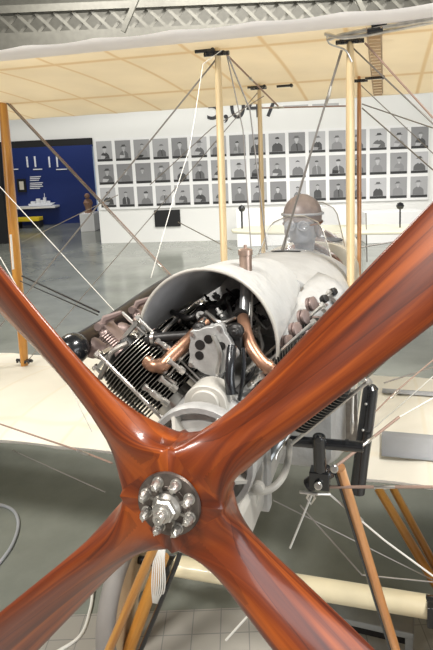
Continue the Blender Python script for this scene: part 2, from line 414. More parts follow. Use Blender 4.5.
# black monitor beneath the board
o = wall_box(MB(), 2.42 * CW, 3.80 * CW, wp(164, 226.5, WY - .2).z, wp(164, 210, WY - .2).z, .004, .06).build('monitor', M['blk'], smooth=False, bevel=.01)
tag(o, 'small black screen on the white wall below the portrait board', 'screen')
def text(name, body, loc, size, m_, rot, ext=.004, label=None, cat='lettering', width=None):
    cd = bpy.data.curves.new(name, 'FONT'); cd.body = body; cd.size = size; cd.extrude = ext; cd.align_x = 'LEFT'
    t = bpy.data.objects.new(name, cd); COL.objects.link(t)
    dg = bpy.context.evaluated_depsgraph_get(); me = bpy.data.meshes.new_from_object(t.evaluated_get(dg))
    bpy.data.objects.remove(t)
    o = bpy.data.objects.new(name, me); COL.objects.link(o); me.materials.clear(); me.materials.append(m_)
    if width:
        xs = [v.co.x for v in me.vertices]; k = width / (max(xs) - min(xs))
        for v in me.vertices: v.co.x *= k
    o.matrix_world = Matrix.Translation(loc) @ rot.to_4x4() @ Matrix.Rotation(R(90), 4, 'X')
    if label: tag(o, label, cat)
    return o
text('large_number', '5,047', wall_pt(5.42 * CW, wp(210, 119.5, WY - .4).z, .012), .95, M['textblack'], WR, .01, 'large black figures on the white wall just above the portraits', width=2.05)
o = wall_box(MB(), 9.35 * CW, 10.6 * CW, 3.68, 3.75, .002, .006)
wall_box(o, 10.8 * CW, 12.1 * CW, 3.68, 3.75, .002, .006)
o = o.build('caption_line', M['textgrey'], smooth=False); tag(o, 'faint grey caption line right of the large wall figures', 'caption')

# --- blue alcove
BYW = 21.08
def bz(px, py, Y=BYW): return wp(px, py, Y)
for px, nm in ((24, 'left'), (46, 'right')):
    p = bz(px, 167.5)
    o = text('numeral', '11', p, .62, M['textwhite'], Matrix.Identity(3), .01, f'big white numeral 11 on the blue wall, the {nm} one of two')
for px0, px1, nm in ((9, 18, 'leftmost'), (33, 42, 'middle'), (56, 67, 'rightmost')):
    a = bz(px0, 168); b_ = bz(px1, 167.5)
    o = MB().box(((a.x + b_.x) / 2, BYW, a.z - .06), (b_.x - a.x, .02, .04)).build('white_rule', M['textwhite'], smooth=False)
    tag(o, f'short white rule at the foot of the numerals, {nm} of three', 'rule', 'white rules on the blue wall')
a = bz(17, 179); b_ = bz(27, 192)
o = MB().box(((a.x + b_.x) / 2, BYW - .02, (a.z + b_.z) / 2), (b_.x - a.x, .05, a.z - b_.z)).build('picture_frame', M['blk'], smooth=False)
tag(o, 'small black picture frame hanging on the blue wall', 'picture')
MB().box(((a.x + b_.x) / 2, BYW - .047, (a.z + b_.z) / 2), ((b_.x - a.x) * .5, .01, (a.z - b_.z) * .62)).build('picture', M['paper'], o, smooth=False)
tb = MB()
for k in range(7):
    y = 177 + k * 1.75 + (1 if k > 2 else 0); q = bz(30, y); e = bz(30 + (11, 10, 9, 13, 12, 13, 10)[k], y)
    tb.box(((q.x + e.x) / 2, BYW, q.z), (e.x - q.x, .01, .035))
tag(tb.build('text_panel', M['textwhite'], smooth=False), 'small block of white text on the blue wall beside the framed picture', 'text panel')
a = bz(12, 208.5, 20.6); b_ = bz(56, 208, 20.6)
o = MB().box(((a.x + b_.x) / 2, 20.80, a.z), (b_.x - a.x, .6, .07)).build('shelf', M['board'], smooth=False)
tag(o, 'thin white shelf along the blue wall', 'shelf')
a = bz(30, 207, 20.7); sh = MB(); x0, z0 = a.x, a.z + .005 + .03
sh.prism([(x0, 20.62, z0), (x0 + .1, 20.62, z0 - .0), (x0 + .85, 20.62, z0), (x0 + 1.0, 20.62, z0 + .1), (x0 - .03, 20.62, z0 + .09)], (0, .16, 0))
for dx, ww, hh in ((.15, .18, .1), (.35, .14, .2), (.5, .12, .14), (.62, .1, .24), (.75, .12, .1)): sh.box((x0 + dx, 20.7, z0 + .08 + hh / 2), (ww, .1, hh))
sh.tube([(x0 + .62, 20.7, z0 + .3), (x0 + .62, 20.7, z0 + .48)], .012, 6)
tag(sh.build('ship_model', M['textwhite'], smooth=False), 'white model ship standing on the shelf by the blue wall', 'model ship')
a = bz(12, 219, 20.2); b_ = bz(41, 219, 20.2)
o = MB().box(((a.x + b_.x) / 2, 20.2, .33), (b_.x - a.x, .5, .14)).build('yellow_bench', M['yellow'], smooth=False, bevel=.02)
tag(o, 'low yellow bench standing under the white shelf', 'bench')
for sx_ in (0, 1): MB().box((lerp(a.x + .15, b_.x - .15, sx_), 20.2, .13), (.3, .4, .26)).build('bench_leg', M['blk'], o, smooth=False)
a = bz(82, 213, 18.5); b_ = bz(96, 213, 18.5)
pw = b_.x - a.x
o = MB().box(((a.x + b_.x) / 2 , 18.5, a.z / 2), (pw, .7, a.z)).build('plinth', M['board'], smooth=False, bevel=.01)
tag(o, 'white plinth beside the edge of the blue wall', 'plinth')
cx_ = (a.x + b_.x) / 2; zb = a.z
fg = MB()
fg.lathe((cx_, 18.5, zb), (0, 0, 1), [(0, .15), (.03, .16), (.1, .11), (.2, .12), (.35, .17), (.45, .13), (.5, .07)], 12)
fg.ball((cx_, 18.45, zb + .60), .1, 10)
tag(fg.build('bronze_bust', mat('brown_bronze', (.30, .17, .11), .5)), 'brown bronze bust on the white plinth near the blue wall', 'bust')
a = wall_pt(-.52, 0, -.6)
MB().box((a.x-.05, a.y + .3, 1.9), (.22, .05, 2.0)).build('trim_4', M['paleblue'], smooth=False)['kind'] = 'structure'
a = wp(3, 200, 16.2)
MB().box((a.x-.2, 16.2, 1.55), (.55, .3, 3.1)).build('trim_5', M['blk'], smooth=False)['kind'] = 'structure'
# plinths behind the tail
for (x0, x1, y0, y1, Yd, lab) in ((236, 352, 211, 229, 13.5, 'low white plinth standing behind the tail, beneath the middle portraits'), (366, 423, 213, 232, 13.2, 'low white plinth behind the right half of the tailplane')):
    a = wp(x0, y0, Yd); b_ = wp(x1, y0, Yd)
    o = MB().box(((a.x + b_.x) / 2, Yd + .3, a.z / 2), (b_.x - a.x, .6, a.z)).build('plinth', M['board'], smooth=False, bevel=.01); tag(o, lab, 'plinth')

# ------------------------------------------------------------------ the biplane
BP = bpy.data.objects.new('biplane', None); COL.objects.link(BP)
mw = MA.to_4x4(); mw.translation = HUB; BP.matrix_world = mw
tag(BP, 'cream linen biplane with varnished four-bladed wooden propeller and exposed black vee engine', 'biplane')
BPW = mw

# ---- propeller
PR = MB()
# r, chord, thickness, pitch angle, lead edge offset
ptab = [(0, .200, .115, 88, 0), (.05, .196, .115, 88, 0), (.09, .165, .113, 86, 0)]
tab = [(.0, .002, .112, 0., 1.), (.088, .176, .112, 0., 1.), (.10, .157, .112, 1., 1.), (.115, .141, .111, 4., .95), (.135, .130, .104, 12., .85), (.16, .126, .094, 21., .65), (.20, .124, .082, 31., .35), (.27, .132, .064, 38., .1),
       (.36, .148, .050, 38., 0.), (.5, .165, .040, 35., 0.), (.7, .182, .032, 29., 0.), (.9, .190, .026, 24., 0.), (1.1, .178, .020, 20., 0.), (1.25, .145, .015, 18, 0.), (1.33, .10, .011, 17, 0), (1.365, .03, .006, 17, 0)]
rs = [0, .044, .088, .094, .10, .107, .115, .125, .135, .147, .16, .18, .2, .235, .27, .31, .36, .42, .5, .6, .7, .8, .9, 1.0, 1.1, 1.18, 1.25, 1.3, 1.33, 1.35, 1.365]
def smooth_tab(r):
    if r <= .1: return interp(tab, r)
    a = interp(tab, r); b_ = interp(tab, max(0, r - .012 - .02 * min(1, r))); c = interp(tab, r + .012 + .02 * min(1, r))
    return [(x * 2 + y + z) / 4 for x, y, z in zip(a, b_, c)]
NS = 32
HY = .058   # mid depth of the hub block
for q in range(4):
    ang = R(45 + 90 * q)
    sp = Vector((math.cos(ang), 0, math.sin(ang))); cw = Vector((math.sin(ang), 0, -math.cos(ang)))  # span dir, clockwise chord dir
    rows = []
    for r in rs:
        c, t, be, sq = smooth_tab(r); be = R(be)
        row = []
        for k in range(NS):
            th = 2 * math.pi * k / NS; cx, sy = math.cos(th), math.sin(th)
            # airfoil: x along chord (+ = leading), y = thickness (+ = forward, cambered)
            xa = cx * c / 2; ya = (sy * t * .62 * (1 + .35 * cx) if sy > 0 else sy * t * .38)
            # square block
            m_ = max(abs(cx), abs(sy)); e_ = .80
            ex = .3; xs = math.copysign(abs(cx) ** ex, cx) * c / 2 if abs(cx) > 1e-6 else 0; ys = math.copysign(abs(sy) ** ex, sy) * t / 2 if abs(sy) > 1e-6 else 0
            if r < .0885: xs, ys = cx / m_ * c / 2, sy / m_ * t / 2
            x_ = lerp(xa, xs, sq); y_ = lerp(ya, ys, sq)
            off = .012 * (1 - sq)      # blades sweep: more chord on the leading side
            P_ = sp * r + cw * ((x_ + off) * math.cos(be) - y_ * math.sin(be)) + Vector((0, -1, 0)) * ((x_) * math.sin(be) + y_ * math.cos(be)) + Vector((0, HY, 0))
            row.append(P_)
        rows.append(row)
    PR.quad_grid(rows, closed_u=True, cap=True, uv=lambda i, j, q=q: (rs[min(i, len(rs) - 1)] + q * 7, abs(j / NS - .5) * .5 + q))
prop = PR.build('propeller', M['prop'], BP, angle=60)
# hub hardware
HP = MB(); HP.lathe((0, .005, 0), (0, -1, 0), [(0, .074), (.006, .076), (.012, .074), (.0125, .045), (.014, .044)], 48)
hub = HP.build('hub_plate', mat('hub_steel', (.16, .135, .12), .4, .8, noise=.5, nscale=40), prop)
wb = MB(); wb.lathe((0, -.007, 0), (0, -1, 0), [(0, .034), (.012, .034), (.016, .028), (.018, .026)], 24)
for k in range(8):   # raised webs
    a = R(22.5 + 45 * k); wb.box((.045 * math.cos(a), -.011, .045 * math.sin(a)), (.035, .008, .006), 0, Matrix.Rotation(-a, 3, 'Y'))
wb.build('hub_boss', M['steel_dull'], prop)
nt_ = MB(); nt_.lathe((0, -.018, 0), (0, -1, 0), [(0, .026), (.003, .028), (.016, .028), (.02, .024)], 6)
nt_.lathe((0, -.038, 0), (0, -1, 0), [(0, .021), (.008, .021), (.0085, .017), (.014, .017)], 20)
nt_.build('hub_nut', M['steel'], prop, angle=25)
sp_ = MB(); sp_.lathe((0, -.05, 0), (0, -1, 0), [(0, .0135), (.014, .0135), (.017, .012), (.0165, .006), (.012, .005)], 18)
sp_.build('shaft_end', M['steel'], prop)
first = None
for k in range(8):
    a = R(22.5 + 45 * k); c = (.056 * math.cos(a), -.007, .056 * math.sin(a))
    if first is None:
        bb = MB()
        bb.lathe(c, (0, -1, 0), [(0, .0135), (.003, .0135), (.0031, .0115), (.011, .0115)], 20)
        bb.lathe(Vector(c) + Vector((0, -.011, 0)), (0, -1, 0), [(0, .0115), (.009, .0108), (.013, .008), (.016, .0075), (.019, .005)], 8)
        bb.box(Vector(c) + Vector((0, -.025, 0)), (.02, .006, .003), 0)
        first = bb.build('hub_bolt', M['steel'], prop, org=c, angle=30); o = first
    else:
        o = first.copy(); COL.objects.link(o); o.parent = prop; o.location = c
    o.rotation_euler = (0, .4 * k, 0)

# ---- engine
EN = MB()
# crankcase: long box with rounded belly and bell nose
rows = []
for y, hw, zt_, zb_ in ((.22, .11, .10, -.11), (.30, .13, .13, -.14), (.36, .14, .13, -.17), (1.05, .14, .13, -.20), (1.1, .12, .1, -.16)):
    ring = []
    for k in range(20):
        t = 2 * math.pi * k / 20; cc, ss = math.cos(t), math.sin(t)
        ring.append((math.copysign(abs(cc) ** .7, cc) * hw, y, (ss ** 1 * (zt_ if ss > 0 else -zb_))))
    rows.append(ring)
EN.quad_grid(rows, closed_u=True, cap=True)
engine = EN.build('engine', M['alu'], BP)
# nose bell with two webs and windows
nb = MB()
n = 40
def ringp(y, r, cz=-.005): return [(r * math.cos(2 * math.pi * k / n), y, cz + r * math.sin(2 * math.pi * k / n)) for k in range(n)]
nb.quad_grid([ringp(.24, .150), ringp(.215, .150), ringp(.205, .146), ringp(.205, .132), ringp(.225, .130), ringp(.23, .12), ringp(.215, .07), ringp(.16, .062), ringp(.12, .06), ringp(.12, .03)], closed_u=True, cap=True)
nose = nb.build('nose_casing', M['alu'], engine)
for a in (22, 62, 118, 158, 200, 250, 290, 340):
    ca, sa = math.cos(R(a)), math.sin(R(a))
    MB().prism([(.055 * ca, .125, -.005 + .055 * sa), (.055 * ca, .23, -.005 + .055 * sa), (.140 * ca, .23, -.005 + .140 * sa), (.138 * ca, .207, -.005 + .138 * sa)], Vector((-sa, 0, ca)) * .010).build('nose_web', M['alucream'], engine, smooth=False)
# upper gear cover (half disc) and magneto drive plate
gc = MB()
gc.prism([(.060 * math.cos(R(t)), .27, .128 + .050 * math.sin(R(t))) for t in range(0, 181, 12)] + [(-.08, .27, .132), (-.08, .27, .112), (.08, .27, .112), (.08, .27, .132)][0:0] + [(-.066, .27, .105), (.066, .27, .105)], (0, .08, 0))
gc.prism([(.040 * math.cos(R(t)), .262, .130 + .036 * math.sin(R(t))) for t in range(0, 181, 12)] + [(-.040, .262, .118), (.040, .262, .118)], (0, .02, 0))
gc.build('gear_cover', M['alucream'], engine, bevel=.003)
pl = MB(); pc = Vector((-.008, .36, .245)); pts = []
for k in range(60):
    t = 2 * math.pi * k / 60; rad = .066 + .014 * max(0, math.cos(5 * t + .4)) ** 1.5
    pts.append((pc.x + rad * math.cos(t), pc.y, pc.z + rad * 1.08 * math.sin(t)))
pl.prism(pts, (0, .025, 0))
drive = pl.build('drive_plate', M['alu'], engine, bevel=.002)
ds = MB()
for a, r in ((100, .013), (150, .015), (200, .013), (30, .012)):
    ds.lathe(pc + Vector((.037 * math.cos(R(a)), .001, .037 * math.sin(R(a)))), (0, -1, 0), [(0, r), (.003, r), (.003, r * .8)], 16)
ds.build('plate_hole', M['iron'], engine)
ds = MB()
for k in range(5):
    t = (2 * math.pi * k - .4) / 5; ds.lathe(pc + Vector((.071 * math.cos(t), 0, .077 * math.sin(t))), (0, -1, 0), [(0, .007), (.008, .007)], 6)
ds.tube(bez([pc + Vector((.01, -.006, .05)), pc + Vector((.03, -.01, .0)), pc + Vector((.02, -.008, -.06))], 8), .007, 8)
ds.build('plate_nut', M['steel'], engine)
# two magnetos / dark gear behind the plate
mg = MB(); mg.box((.01, .46, .27), (.13, .14, .06)); mg.lathe((-.05, .40, .30), (0, -1, 0), [(0, .022), (.02, .022), (.021, .012), (.035, .010)], 16); mg.lathe((.06, .40, .30), (0, -1, 0), [(0, .024), (.02, .022), (.021, .012), (.035, .010)], 16)
mg.build('magneto', M['iron'], engine, bevel=.008)
hz_ = MB(); hz_.tube(bez([(.06, .34, .27), (.063, .31, .23), (.062, .30, .19), (.066, .30, .15)], 8), .014, 12)
hz_.tube(bez([(.088, .36, .26), (.094, .34, .22), (.09, .33, .17), (.08, .33, .12)], 8), .006, 10)
hz_.build('oil_hose', M['black'], engine)
# vertical breather pipe under the scoop
vb = MB(); vb.tube([ap(244, 326, .50), ap(246, 277, .58)], .017, 14)
vb.build('breather_pipe', M['stand'], engine)
vb = MB(); vb.tube([ap(251, 328, .50), ap(252, 281, .58)], .005, 8); vb.build('breather_pipe', M['steel'], engine)

# cylinders
def cyl_profile():
    prof = [(0, .068), (.02, .068), (.068, .066), (.070, .055)]
    h = .074
    mis = []
    nf = 18
    for k in range(nf):
        ro = .112 if k < 15 else .112 - (k - 14) * .005
        prof += [(h, .050), (h + .0006, ro - .0015), (h + .0010, ro), (h + .0024, ro), (h + .0028, ro - .0015), (h + .0034, .050)]
        h += .0108
    prof += [(h, .055), (h + .02, .055), (h + .03, .045)]
    return prof, h + .03
prof, CHh = cyl_profile()
BANK = 47
cyl_first = {}
def add_cylinder(side, y, extra=True):
    ax = Vector((side * math.sin(R(BANK)), 0, math.cos(R(BANK))))
    base = Vector((side * (.120 if side < 0 else .122), y, .020))
    if side in cyl_first:
        src = cyl_first[side]; o = src.copy(); COL.objects.link(o); o.parent = engine; o.location = base
        for ch in src_children[side]:
            pass
        return o
    mb = MB()
    def mi(i, j):
        a, b_ = prof[i], prof[i + 1]
        if i < 2: return 2
        return 1 if (a[1] > .08 and b_[1] > .08 and abs(a[1] - b_[1]) < .0015) else 0
    mb.lathe(base, ax, prof, 32, mi)
    # foot flange
    mb.lathe(base - ax * .005, ax, [(0, .088), (.018, .088), (.022, .07)], 24, 2)
    # hold-down rods, front and rear
    u = Vector((0, 1, 0)); v = ax.cross(u)
    for du, dv in ((-.115, .0), (.115, 0), (0, .114), (0, -.114)):
        a = base + u * du + v * dv; mb.tube([a + ax * .0, a + ax * (CHh + .012)], .0055, 8, 2)
        mb.lathe(a + ax * (CHh + .006), ax, [(0, .011), (.012, .011)], 6, 2)
    # bridge across the head
    mb.box(base + ax * (CHh + .004), (.02, .21, .012), 2, Matrix.Rotation(side * R(BANK), 3, 'Y'))
    mb.box(base + ax * (CHh + .004), (.21, .02, .012), 2, Matrix.Rotation(side * R(BANK), 3, 'Y'))
    # inlet chamber finned pocket on the inner side of the head
    inn = base + ax * (CHh - .05) - v * (side) * 0
    o = mb.build('cylinder', [M['fin'], M['finedge'], M['steel']], engine, org=base, angle=30)
    cyl_first[side] = o
    return o
src_children = {-1: [], 1: []}
YS = [.44, .675, .91, 1.145]
for side in (-1, 1):
    for y in YS:
        add_cylinder(side, y if side < 0 else y + .03)

def bank_pt(side, y, h, v):  # h along cylinder axis from base, v towards the engine's outside (perpendicular)
    ax = Vector((side * math.sin(R(BANK)), 0, math.cos(R(BANK)))); perp = Vector((side * math.cos(R(BANK)), 0, -math.sin(R(BANK))))
    return Vector((side * (.120 if side < 0 else .122), y, .020)) + ax * h + perp * v
# valve gear: springs, rockers, push rods on each head; inlet ports inside the vee
val_first = {}
for side in (-1, 1):
    for y in YS:
        yy = y if side < 0 else y + .03
        if side > 0: continue
        org = bank_pt(side, yy, CHh, 0)
        if side in val_first:
            src, kids = val_first[side]; o = src.copy(); COL.objects.link(o); o.parent = engine; o.location = org
            continue
        g = MB(); ax = Vector((side * math.sin(R(BANK)), 0, math.cos(R(BANK)))); perp = Vector((side * math.cos(R(BANK)), 0, -math.sin(R(BANK))))
        # valve spring (coils) standing on the outer head, tilted
        base = bank_pt(side, yy - .03, CHh - .01, -.01)
        coil = [base + ax * (.06 * t / 48) + (perp * math.cos(t * .9) + Vector((0, 1, 0)) * math.sin(t * .9)) * .017 for t in range(49)]
        g.tube(coil, .0035, 6, 1)
        g.lathe(base + ax * .06, ax, [(0, .02), (.006, .02), (.008, .012), (.02, .009)], 12, 0)
        g.lathe(base - ax * .015, ax, [(0, .028), (.012, .026), (.016, .02)], 14, 0)
        # rocker arm lever across the head
        a0 = bank_pt(side, yy - .03, CHh + .072, -.005); a1 = bank_pt(side, yy - .01, CHh + .085, -.04); a2 = bank_pt(side, yy + .0, CHh + .06, -.09)
        g.tube([a0, a1, a2], [.008, .013, .008], 8, 0, ell=((0, 1, 0), 1.3))
        g.tube([bank_pt(side, yy - .045, CHh + .08, -.02), bank_pt(side, yy + .04, CHh + .08, -.02)], .013, 10, 0)
        g.box(bank_pt(side, yy, CHh + .04, -.02), (.02, .06, .07), 0, Matrix.Rotation(side * R(BANK), 3, 'Y'))
        g.lathe(bank_pt(side, yy + .035, CHh - .01, .0), ax, [(0, .026), (.03, .024), (.035, .014), (.05, .012)], 14, 0)
        # push rod down to the crankcase on the inner side
        g.tube([a2, bank_pt(side, yy + .0, -.02, -.10)], .0055, 8, 2)
        o = g.build('valve_gear', [M['mauve'], M['mauve'], M['steel']], engine, org=org)
        val_first[side] = (o, [])
# inlet elbows between head and manifold inside the vee (iron ports with pale joints)
port_first = {}
for side in (-1, 1):
    for y in YS:
        yy = y if side < 0 else y + .03
        if side > 0: continue
        org = bank_pt(side, yy, CHh - .07, -.09)
        if side in port_first:
            o = port_first[side].copy(); COL.objects.link(o); o.parent = engine; o.location = org; continue
        g = MB()
        g.tube(bez([bank_pt(side, yy - .02, CHh - .06, -.06), bank_pt(side, yy - .03, CHh - .07, -.115), (side * .10, yy - .01, bank_pt(side, yy, CHh - .07, -.115).z + .01)], 6), .015, 12, 0)
        g.lathe(bank_pt(side, yy - .03, CHh - .07, -.115), Vector((-side, 0, .1)), [(0, .022), (.010, .022)], 12, 1)
        for s2 in (-.02, .0, .02):
            g.lathe(bank_pt(side, yy + .05, CHh - .05 + s2, -.08), (0, -1, 0), [(0, .011), (.02, .011)], 6, 1)
        g.box(bank_pt(side, yy + .05, CHh - .09, -.085), (.03, .05, .09), 0, Matrix.Rotation(side * R(BANK), 3, 'Y'))
        o = g.build('inlet_port', [M['iron'], M['steel']], engine, org=org); port_first[side] = o
# inlet manifolds (dark) and copper intake pipes coming forward and down
for side in (-1, 1):
    mf = MB()
    if side < 0: pts = [ap(205, 324, .48), ap(214, 313, .60), ap(228, 300, .85), ap(240, 290, 1.05)]
    else: pts = [ap(240, 318, .50), ap(243, 306, .62), ap(247, 296, .85), ap(250, 290, 1.05)]
    mf.tube(bez(pts, 6), .021, 14)
    for t in (0, 6, 12): mf.lathe(bez(pts, 6)[t], (0, 1, 0), [(0, .028), (.014, .028)], 14)
    mf.build('inlet_manifold', M['iron'], engine)
cp = MB(); P1 = bez([ap(206, 323, .48), ap(192, 337, .42), ap(172, 356, .37), ap(163, 365, .35), ap(154, 366, .34), ap(148, 362, .36)], 8)
cp.tube(P1, .0195, 18); cp.lathe(ap(162, 366, .35), (ap(150, 366, .34) - ap(164, 364, .35)), [(0, .023), (.012, .023)], 16)
cp.build('intake_pipe', M['copper'], engine)
cp = MB(); P2 = bez([ap(243, 318, .50), ap(246, 332, .44), ap(252, 348, .40), ap(262, 362, .38), ap(272, 370, .38), ap(280, 372, .40)], 8)
cp.tube(P2, .0185, 18); cp.lathe(ap(266, 366, .38), (ap(276, 371, .38) - ap(262, 362, .38)), [(0, .022), (.012, .022)], 16)
cp.build('intake_pipe', M['copper'], engine)
# maze of thin pipes and ignition leads in the vee
rr = random.Random(11)
for k, (a, b_, c, mm, rad) in enumerate([
    ((150, 352, .5), (170, 325, .55), (196, 305, .7), 'steel', .006), ((168, 376, .38), (180, 360, .4), (192, 348, .42), 'steel', .0055),
    ((176, 384, .35), (160, 372, .38), (150, 356, .42), 'steel', .005), ((222, 345, .42), (232, 322, .5), (226, 300, .7), 'iron', .008),
    ((206, 312, .5), (220, 322, .46), (236, 318, .5), 'steel', .006), ((160, 318, .6), (182, 308, .7), (206, 290, .9), 'steel', .005),
    ((236, 392, .36), (252, 372, .42), (256, 352, .5), 'iron', .008), ((196, 330, .44), (206, 338, .42), (218, 332, .42), 'steel', .005),
    ((248, 352, .45), (238, 338, .45), (226, 336, .45), 'steel', .005), ((258, 330, .55), (262, 345, .5), (258, 360, .46), 'steel', .006),
    ((172, 312, .62), (190, 318, .55), (204, 306, .6), 'iron', .009)]):
    MB().tube(bez([ap(*a), ap(*b_), ap(*c)], 8), rad, 8).build('oil_line', M[mm], engine)
# small unions, taps and cable ends crowding the vee
rr = random.Random(5)
for k in range(34):
    px = rr.uniform(186, 262); py = rr.uniform(292, 348); Y = .42 + (348 - py) / 56 * .45 + rr.uniform(-.02, .05)
    if 188 < px < 234 and py > 333: py -= 18
    c = ap(px, py, Y); d_ = Vector((rr.uniform(-1, 1), rr.uniform(-1, .2), rr.uniform(-.4, 1)))
    g = MB(); r0 = rr.uniform(.005, .010)
    g.lathe(c, d_, [(0, r0), (.012, r0), (.0125, r0 * 1.5), (.02, r0 * 1.5), (.0205, r0 * .8), (.035, r0 * .8)], 8)
    if k % 2: g.tube(bez([c, c + Vector((rr.uniform(-.06, .06), .02, -.03)), c + Vector((rr.uniform(-.1, .1), .06, rr.uniform(-.10, .03)))], 5), .004, 6)
    g.build('pipe_union', M[('steel', 'steel_dull', 'alu', 'iron')[k % 4]], engine)
for k, (px, py, Y) in enumerate(((172, 352, .40), (166, 372, .36), (176, 390, .33), (160, 398, .32), (184, 372, .36), (168, 404, .31), (180, 358, .40), (250, 386, .38), (258, 372, .42), (244, 372, .40))):
    g = MB(); g.lathe(ap(px, py, Y), Vector((-.7 if px < 200 else .7, -.35, .7)), [(0, .011), (.02, .011), (.021, .007), (.05, .007), (.051, .010), (.06, .010)], 8)
    g.build('tappet_guide', M['steel'], engine)
# right bank outer rockers: round pads and clips that show above the blade
for k, (px, py, Y) in enumerate(((288, 343, .52), (296, 330, .60), (304, 317, .69), (312, 304, .78), (324, 299, .88), (333, 292, .98))):
    g = MB(); c = ap(px, py, Y); g.lathe(c, Vector((.85, -.3, .25)), [(-.016, .018), (-.014, .025), (-.004, .025), (-.0035, .018), (.002, .018), (.0025, .025), (.010, .025), (.012, .021)], 18); g.tube([c, bank_pt(1, YS[k % 4] + .03, CHh - .02, .0)], .007, 8)
    if k < 4: o = g.build('rocker_pad', M['mauve'], engine)
    else: o = MB().lathe(c, Vector((.75, -.5, .45)), [(-.01, .014), (.0, .016), (.012, .014), (.014, .01)], 12).build('rocker_pad', M['iron'], engine)

# exhaust pipes either side, capped with a ball end, with stub branches
EP = bez([ap(75, 349, .40), ap(92, 339, .50), ap(122, 319, .72), ap(150, 298, 1.02), ap(172, 283, 1.34)], 6)
MB().tube(EP, .042, 20).build('exhaust_pipe', M['exhaust'], engine)
MB().ball(ap(73, 349, .38), .050, 20, sc=(1, 1.1, 1)).build('exhaust_cap', M['black'], engine)
for k, y in enumerate(YS):
    p = EP[[3, 9, 14, 19][k]]
    g = MB(); g.tube(bez([p, lerp(p, bank_pt(-1, y + .03, CHh - .03, .07), .5) + Vector((0, .0, .015)), bank_pt(-1, y + .03, CHh - .03, .05)], 6), [.034] * 6 + [.028] * 7, 14)
    g.build('exhaust_stub', M['mauve'], engine)
# side stay of the front cylinder: curved bracket
MB().tube(bez([ap(128, 343, .36), ap(112, 352, .35), ap(106, 366, .35), ap(100, 378, .36)], 6), .008, 8).build('cylinder_bracket', M['steel_dull'], engine)
# engine bearers and lower casing visible between the blades
g = MB(); g.box((.0, .62, -.24), (.20, .75, .14)); g.lathe((.0, .35, -.24), (0, -1, 0), [(0, .06), (.05, .055), (.07, .03)], 18)
g.build('oil_sump', M['alucream'], engine, bevel=.02)
for side in (-1, 1):
    g = MB(); g.box((side * .17, 1.05, -.10), (.035, .5, .05)); g.build('engine_bearer', M['iron'], engine, bevel=.006)
g = MB(); P = [ap(232, 495, .5), ap(240, 470, .5), ap(252, 440, .5), ap(270, 436, .6)]
g.prism([ap(228, 505, .42), ap(236, 470, .42), ap(246, 442, .42), ap(262, 440, .42), ap(263, 470, .42), ap(258, 500, .42), ap(248, 545, .42), ap(238, 520, .42)], (0, .012, 0))
g.build('bearer_plate', M['alucream'], engine, smooth=False, bevel=.002)
g = MB(); g.tube(bez([ap(224, 497, .38), ap(245, 492, .37), ap(268, 490, .38), ap(282, 478, .42), ap(288, 460, .55), ap(290, 442, .80)], 6), .011, 10); g.lathe(ap(259, 486, .37), (0, -1, 0), [(0, .018), (.018, .016), (.022, .01)], 14)
g.build('front_bearer_tube', M['alucream'], engine)
g = MB(); g.tube([ap(290, 425, .7), ap(262, 470, .6), ap(236, 530, .5)], .014, 10); g.build('bearer_stay', M['stand'], engine)
g = MB(); g.tube([ap(300, 415, .8), ap(276, 452, .75), ap(262, 500, .65)], .012, 10); g.build('bearer_stay', M['steel'], engine)
MB().box(ap(246, 468, .55), (.16, .05, .26)).build('bearer_frame', M['alu'], engine, smooth=False, bevel=.006)

# ---- air scoop over the engine
sc = MB(); N = 30; rows_f = []; rows_b = []
cxs, czs = -.055, .235
rim = []; back = []; rim2 = []; back2 = []
for k in range(N + 1):
    th = R(188 - (196) * k / N); c, s_ = math.cos(th), math.sin(th)
    rx_, rz_ = .222, .232
    f = min(1, max(0, (math.sin(max(0, min(math.pi, th))) * 1.9 - .1))) if 0 < th < math.pi else 0
    yb = .46 + .56 * f
    for lst, th_ in ((0, 0), (1, .006)):
        a = Vector((cxs + (rx_ - th_) * c, .46, czs + (rz_ - th_) * s_)); b_ = Vector((lerp(a.x, .0 + (.175 - th_) * c * 1.1, f), yb, lerp(a.z, .19 + (.24 - th_) * s_, f)))
        (rim if lst == 0 else rim2).append(a); (back if lst == 0 else back2).append(b_)
mid = [lerp(a, b_, .5) + Vector((0, 0, .012)) * math.sin(math.pi * k / N) for k, (a, b_) in enumerate(zip(rim, back))]
sc.quad_grid([rim, mid, back], mi=0); sc.quad_grid([rim2, back2], mi=1); sc.quad_grid([rim, rim2], mi=1)
scoop = sc.build('air_scoop', [M['scoopout'], M['scoop']], BP, angle=70)
MB().tube(rim, .0055, 10).build('scoop_rim', M['alucream'], scoop)
seam = [ap(303, 287, .93), ap(292, 312, .80), ap(279, 341, .62)]

# ---- fuselage
fs = [(.98, .27, .14, .385, -.40), (1.2, .305, .16, .39, -.47), (1.75, .325, .17, .385, -.50), (1.77, .325, .17, -.42, -.50), (2.34, .32, .18, -.42, -.50), (2.4, .315, .18, .36, -.5), (3.0, .30, .18, .33, -.46), (3.1, .30, .17, .28, -.45), (4.2, .24, .15, .22, -.36), (6.6, .04, .08, .10, -.12)]
def fus_ring(y, hw, zs, zt_, zb_, n=18):
    pts = [(-hw, y, zb_ + .04), (-hw, y, zs)]
    for k in range(1, n): t = math.pi - math.pi * k / n; pts.append((hw * math.cos(t), y, zs + (zt_ - zs) * math.sin(t) ** .85))
    pts += [(hw, y, zs), (hw, y, zb_ + .04), (hw - .03, y, zb_), (-hw + .03, y, zb_)]
    return pts
fm = MB(); rws = []
for a in fs: rws.append(fus_ring(*a))
fm.quad_grid(rws, closed_u=True, cap=True, mi=lambda i, j: 0 if i < 2 else (1 if 3 <= i < 4 and 2 <= j <= 17 else 2))
fus = fm.build('fuselage', [M['cowl'], M['blk'], M['wingl']], BP, angle=50)
